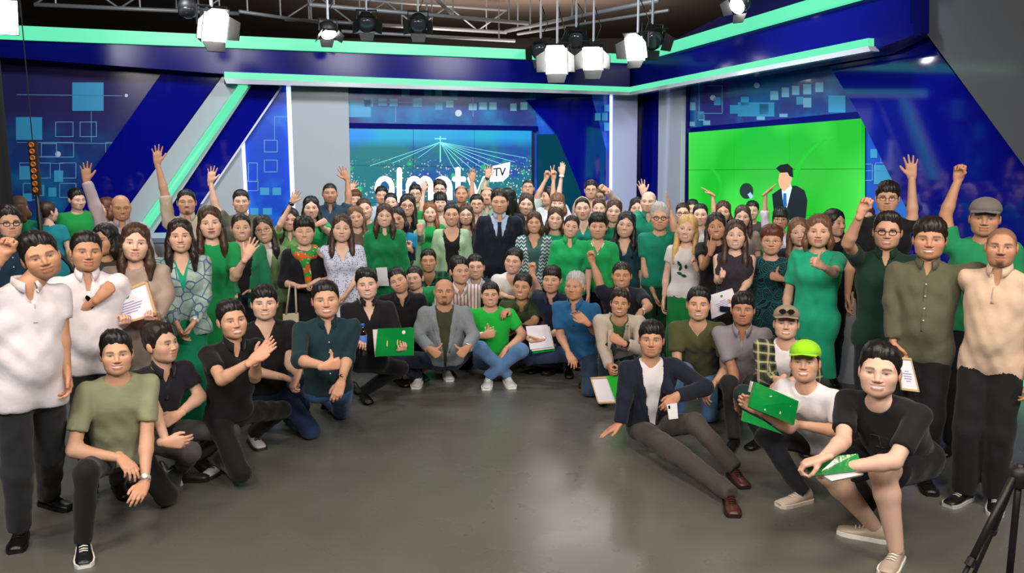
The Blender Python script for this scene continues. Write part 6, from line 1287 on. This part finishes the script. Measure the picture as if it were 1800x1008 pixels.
def bil(Q, u, v): return Q[0]*(1-u)*(1-v)+Q[1]*u*(1-v)+Q[2]*u*v+Q[3]*(1-u)*v
def sheet(a, Q, u0, v0, u1, v1, lift, th, n): return a.ext([bil(Q, u0, v0)+n*lift, bil(Q, u1, v0)+n*lift, bil(Q, u1, v1)+n*lift, bil(Q, u0, v1)+n*lift], -n*th)
def local(e, a): a.v = [q-np.array(e.location) for q in a.v]; return a
def certificate(px, deps, label, frame=True, emblem=True, lines=True, fr=0.05):
    Q = quad3(px, deps); n = qn(Q); e = obj('certificate', None, None, None, label, 'certificate', None, None, sum(Q)/4)
    obj('sheet', local(e, sheet(Acc(), Q, 0, 0, 1, 1, 0, 0.006, n)).mesh('sheet'), paper, e)
    if frame:
        for u0, v0, u1, v1 in ((0, 0, 1, fr*1.3), (0, 1-fr*1.3, 1, 1), (0, 0, fr, 1), (1-fr, 0, 1, 1)): obj('frame_bar', local(e, sheet(Acc(), Q, u0, v0, u1, v1, 0.008, 0.018, n)).mesh('frame_bar'), gold, e)
    if lines:
        a = Acc()
        for i, (u0, u1) in enumerate(((0.38, 0.62), (0.22, 0.78), (0.25, 0.75), (0.28, 0.72), (0.35, 0.65))): sheet(a, Q, u0, 0.40+i*0.075, u1, 0.425+i*0.075, 0.0012, 0.001, n)
        obj('printed_lines', local(e, a).mesh('printed_lines'), ink, e)
    if emblem:
        for (u, v, r, m, nm) in ((0.5, 0.20, 0.055, seal, 'emblem'), (0.42, 0.86, 0.055, stamp, 'stamp')):
            a = Acc(); asp = np.linalg.norm(Q[1]-Q[0])/np.linalg.norm(Q[3]-Q[0]); a.ext([bil(Q, u+r*math.cos(t), v+r*asp*math.sin(t))+n*0.0016 for t in np.linspace(0, 2*math.pi, 13)[:-1]], -n*0.001); obj(nm, local(e, a).mesh(nm), m, e)
    return e
k = (238, 429); certificate([(180, 526), (259, 493), (277, 554), (193, 577)], held(k, 'r', 0.08), 'framed certificate with green emblem held by the woman in beige dress')
k = (1293, 415); certificate([(1246, 520), (1287, 507), (1299, 541), (1251, 561)], held(k, 'r', 0.06), 'loose white certificate with small green emblem held beside the sheer black top', False)
k = (1634, 423); certificate([(1578, 628), (1601, 630), (1616, 690), (1584, 686)], [held(k, 'l', 0.07)]*2+[held(k, 'l', 0.10)]*2, 'white framed certificate hanging from the hand of the grey-olive shirt man', True, False)
k = (1090, 535); dh = held(k, 'l', 0.06); certificate([(1037, 664), (1080, 661), (1084, 709), (1051, 710)], dh, 'framed certificate resting low beside the beige blazer', True, False, False)
def flat_thing(name, cat, label, layers):
    """layers: (part name, px quad, depth, thickness, material)"""
    Q0 = quad3(layers[0][1], layers[0][2]); e = obj(name, None, None, None, label, cat, None, None, sum(Q0)/4)
    for nm, px, d, th, m in layers:
        Q = quad3(px, d); n = qn(Q); obj(nm, local(e, Acc().ext(Q, -n*th)).mesh(nm), m, e)
    return e, Q0
flat_thing('folder', 'folder', 'bright green card folder tucked against the certificate beside the beige blazer', [('cover', [(1066, 661), (1096, 661), (1097, 704), (1082, 706)], dh-0.012, 0.008, gcard), ('inner_sheet', [(1068, 662), (1095, 662), (1096, 701), (1083, 703)], dh-0.002, 0.004, paper)])
def glint_patches(e, Q, n):  # pale patches that stand in for highlights on shiny plastic
    r = np.random.RandomState(5); a = Acc()
    for _ in range(9):
        u, v = r.uniform(0.15, 0.85, 2); w = r.uniform(0.02, 0.06); h_ = r.uniform(0.05, 0.15); sheet(a, Q, u, v, u+w, min(0.95, v+h_), 0.003, 0.002, n)
    return a
k = (645, 502); d_ = held(k, 'r', 0.07)
e, Q = flat_thing('wrapped_folder', 'folder', 'green folder in shiny plastic held by the grinning man in black jacket', [('plastic_cover', [(664, 578), (728, 576), (727, 625), (659, 627)], d_, 0.012, gplast), ('white_box', [(655, 580), (722, 576), (722, 622), (659, 628)], d_+0.016, 0.02, wcard)])
a = Acc(); n = qn(Q)
for u, v in ((0.28, 0.45), (0.55, 0.42), (0.62, 0.46)): sheet(a, Q, u, v, u+0.03, v+0.2, 0.003, 0.002, n)
obj('printed_marks', local(e, a).mesh('printed_marks'), mat('print_yellow', '#cfc860', 0.5), e)
a = Acc().ext([bil(Q, 0.72+0.05*math.cos(t), 0.16+0.07*math.sin(t))+n*0.003 for t in np.linspace(0, 2*math.pi, 11)[:-1]], -n*0.002); obj('printed_logo', local(e, a).mesh('printed_logo'), paper, e)
flat_thing('paper_sheet', 'paper', 'blank white paper at the waist of the belted green shirt dress', [('sheet', [(661, 471), (680, 470), (684, 503), (666, 503)], axdep(BY[(676, 381)]['P'])-0.185, 0.003, paper)])
k = (970, 494); d_ = held(k, 'r', 0.02); flat_thing('paper_stack', 'papers', 'white papers held by the man in navy polo', [('top_sheet', [(924, 574), (962, 571), (973, 610), (932, 615)], d_, 0.003, paper), ('lower_sheets', [(928, 578), (966, 574), (975, 613), (935, 618)], d_+0.012, 0.012, wcard), ('green_cover', [(931, 583), (968, 579), (976, 617), (937, 622)], d_+0.03, 0.006, gplast)])
k = (1415, 640); d_ = held(k, 'l', 0.10)
e, Q = flat_thing('wrapped_gift', 'gift', 'green plastic-wrapped gift with white box held by the neon cap man', [('plastic_cover', [(1328, 672), (1404, 706), (1396, 748), (1318, 716)], [d_-0.03, d_, d_, d_-0.06], 0.035, gplast), ('white_box', [(1322, 671), (1408, 704), (1402, 722), (1318, 690)], d_+0.03, 0.04, wcard), ('plastic_fold', [(1306, 722), (1345, 742), (1376, 764), (1304, 740)], d_-0.02, 0.02, gplast)])
obj('painted_glints', local(e, glint_patches(e, Q, qn(Q))).mesh('painted_glints'), mat('plastic_glint', '#cfe8d6', 0.15), e)  # highlights painted on the wrapping as pale patches
k = (1546, 656); d_ = held(k, 'r', 0.02)
e, Q = flat_thing('notebook_stack', 'notebooks', 'white notebooks under a green folder held by the man in black shorts', [('green_folder', [(1414, 808), (1508, 798), (1516, 826), (1424, 838)], [d_-0.02, d_+0.02, d_-0.03, d_-0.08], 0.008, gplast), ('notebook', [(1408, 812), (1508, 804), (1518, 834), (1462, 846)], [d_-0.01, d_+0.03, d_-0.02, d_-0.07], 0.02, wcard)])
n = qn(Q); obj('printed_logo', local(e, Acc().ext([bil(Q, 0.55+0.035*math.cos(t), 0.3+0.14*math.sin(t))+n*0.003 for t in np.linspace(0, 2*math.pi, 11)[:-1]], -n*0.002)).mesh('printed_logo'), paper, e)
def phone(px, key, side, label, m, dd=0.03):
    d = held(key, side, dd); Q = quad3(px, d); n = qn(Q); e = obj('phone', None, None, None, label, 'phone', None, None, sum(Q)/4)
    obj('case', local(e, Acc().ext(Q, -n*0.009)).mesh('case'), m, e); obj('display', local(e, sheet(Acc(), Q, 0.06, 0.05, 0.94, 0.95, 0.0012, 0.002, n)).mesh('display'), glassb if m is phone_b else m, e); obj('camera_bump', local(e, sheet(Acc(), Q, 0.1, 0.08, 0.3, 0.3, 0.002, 0.002, n)).mesh('camera_bump'), glassb, e)
phone([(418, 516), (440, 515), (441, 525), (419, 526)], (424, 402), 'l', 'dark phone held by the woman in dark green cardigan', phone_b)
phone([(1172, 712), (1190, 709), (1192, 736), (1176, 738)], (1145, 599), 'r', 'white phone in the hand of the man sitting in navy blazer', phone_w, 0.05)
phone([(1266, 538), (1284, 540), (1283, 549), (1265, 546)], (1293, 415), 'r', 'dark phone held against the loose white certificate', phone_b, 0.09)
phone([(708, 436), (730, 434), (731, 458), (710, 460)], (699, 387), 'l', 'black camera phone held up by the woman in bright blue', phone_b, 0.02)
# bottle
k = (645, 502); p = at(638, 612, held(k, 'l', 0.05)); u_ = nrm(V(0.02, 0, 1)); e = obj('cola_bottle', None, None, None, 'cola bottle with blue label and blue cap held by the grinning man', 'bottle', None, None, p); Z = V(0, 0, 0)
obj('bottle_body', Acc().lathe(Z-u_*0.06, u_, [(0.024, 0), (0.031, 0.01), (0.031, 0.06), (0.029, 0.075), (0.032, 0.10), (0.032, 0.17), (0.024, 0.20), (0.013, 0.225), (0.012, 0.245)], 18).mesh('bottle_body', True), mat('cola_dark', '#1a0d0a', 0.06, coat=1.0), e)
obj('bottle_label', Acc().lathe(Z-u_*0.06, u_, [(0.0325, 0.10), (0.0335, 0.102), (0.0335, 0.166), (0.0325, 0.168)], 18).mesh('bottle_label', True), mat('label_blue', '#5d7fd8', 0.4), e); obj('bottle_cap', Acc().lathe(Z-u_*0.06, u_, [(0.0155, 0.236), (0.0155, 0.258), (0.013, 0.260)], 14).mesh('bottle_cap', True), mat('cap_blue', '#1f5fd0', 0.4), e)
# tote bag
k = (535, 409); d_ = axdep(BY[k]['arm']['l'][2])+0.02; e, Q = flat_thing('tote_bag', 'bag', 'cream canvas tote bag hanging from the arm of the scarf woman', [('bag_front', [(497, 552), (524, 550), (526, 618), (500, 622)], d_, 0.03, cloth('#c9bda6'))])
st = [at(503, 553, d_), at(510, 500, d_-0.04), at(519, 503, d_-0.02), at(521, 551, d_)]; obj('strap', local(e, Acc().tube(st, 0.010, 6)).mesh('strap', True), cloth('#c9bda6'), e)
# ---- extra clothing details
def sunglasses(i, c, name='sunglasses', s=1.0, tilt=0.0, ax=None):
    X, Y, Z_ = ax; a = Acc()
    for sg in (1, -1): a.ext([c+X*(sg*0.031+0.026*math.cos(t))*s+Z_*0.020*math.sin(t)*s for t in np.linspace(0, 2*math.pi, 13)[:-1]], Y*0.006)
    a.tube([c-X*0.06*s, c+X*0.06*s], 0.003, 5); i['achild'](name, a, mat('sunglass_dark', '#0a0a0c', 0.06, coat=1.0))
i = BY[(152, 445)]; sunglasses(i, i['proj'](i['G'], [(0.0, -0.15)], 0.02)[0], 'sunglasses', 0.75, 0, (nrm(i['U']+i['R']*0.3), i['F'], i['R']))
i = BY[(1382, 571)]; sunglasses(i, i['HW'](np.array([[0.0, 0.106, 0.096]]))[0], 'sunglasses', 0.95, 0, (i['hx'], i['hf'], nrm(i['hu']-i['hf']*0.2)))
i = BY[(535, 409)]   # scarf round the neck with two hanging ends
NBs, Us, Fs_, Rs = i['NB'], i['U'], i['F'], i['R']; sp = []
for t in np.linspace(0, 2*math.pi, 15)[:-1]:
    t2 = t+2*math.pi/14; f = lambda q: NBs+Rs*math.cos(q)*0.092+Fs_*(0.012+math.sin(q)*0.088)-Us*(0.014+0.055*max(0, math.sin(q)))
    sp.append(prim(f(t), f(t2), 0.034+0.012*max(0, math.sin(t)), None, 0.015))
q = i['proj'](i['G'], [(0.0, -0.12), (-0.012, -0.22), (-0.02, -0.30)], 0.02); sp += [prim(q[0], q[1], 0.045, 0.030, 0.02, Fs_, 0.6), prim(q[1], q[2], 0.030, 0.034, 0.02, Fs_, 0.5)]
i['garment']('scarf', sp, [], '#c8641e', 'scarf', '#2c8a3c', 0.004, 0.011)
i = BY[(1208, 404)]; lm = mat('leaf_print', '#17432b', 0.7); a = Acc()
for cx, cz, an, ln in ((0.02, -0.20, 60, 0.07), (0.045, -0.24, 120, 0.06), (0.01, -0.275, 20, 0.06), (-0.02, -0.22, 100, 0.05), (-0.03, -0.29, 10, 0.055)):
    d = np.array([math.cos(math.radians(an)), math.sin(math.radians(an))]); n2 = np.array([-d[1], d[0]]); pts = [np.array([cx, cz])+d*ln*s_+n2*w_ for s_, w_ in ((0, 0), (0.3, 0.014), (0.7, 0.012), (1, 0), (0.7, -0.012), (0.3, -0.014))]; v = i['proj'](i['G'], pts, 0.012); a.ext(list(v), -i['F']*0.003)
i['achild']('leaf_print', a, lm, False, i['top'])
i = BY[(1546, 656)]; 
for pts in ([(0.05, -0.17), (-0.05, -0.17)], [(0.05, -0.17), (0.05, -0.21)], [(-0.05, -0.17), (-0.05, -0.21)], [(0, -0.17), (0, -0.25)], [(0.03, -0.25), (-0.03, -0.25)]): i['strip']('printed_line', i['G'], i['lin_path'](*pts, 5), 0.006, mat('tee_print', '#3a3c42', 0.6), 0.004, i['top'])
i = BY[(862, 520)]
for pts in ([(0.05, -0.14), (0.05, -0.20)], [(-0.02, -0.14), (-0.05, -0.19)], [(0.03, -0.17), (-0.01, -0.15)]): i['strip']('printed_letter', i['G'], i['lin_path'](*pts, 5), 0.014, mat('tee_print_cream', '#c9e0a0', 0.6), 0.004, i['top'])
watch('r', '#d8d2c8', '#f0ece4', 0.92)(BY[(317, 417)])
i = BY[(1051, 400)]   # white trim on the V neck
for sg in (1, -1): i['strip']('neck_trim', i['G'], i['lin_path']((sg*0.064, -0.01), (0, -0.125), 8), 0.010, cloth('#dfe8df'), 0.006, i['top'])
i = BY[(676, 381)]; i['strip']('belt', i['G'], i['lin_path']((0.16, -0.40), (-0.16, -0.40), 10), 0.035, cloth('#0f6f3e'), 0.010, i['top'])
i = BY[(1024, 368)]; i['child']('headband', *(lambda vf: (vf[0], vf[1]))(surfnet(*(lambda P_: (lambda F, lo, ax: (F, lo, 0.006))(*field(P_, 0.006)))([prim(i['HW'](np.array([[0.084*math.cos(t), 0.030, 0.02+0.105*math.sin(t)]]))[0], i['HW'](np.array([[0.084*math.cos(t+0.26), 0.030, 0.02+0.105*math.sin(t+0.26)]]))[0], 0.009, None, 0.004) for t in np.linspace(0.1, 2.8, 11)]), )), cloth('#c9b28a'))
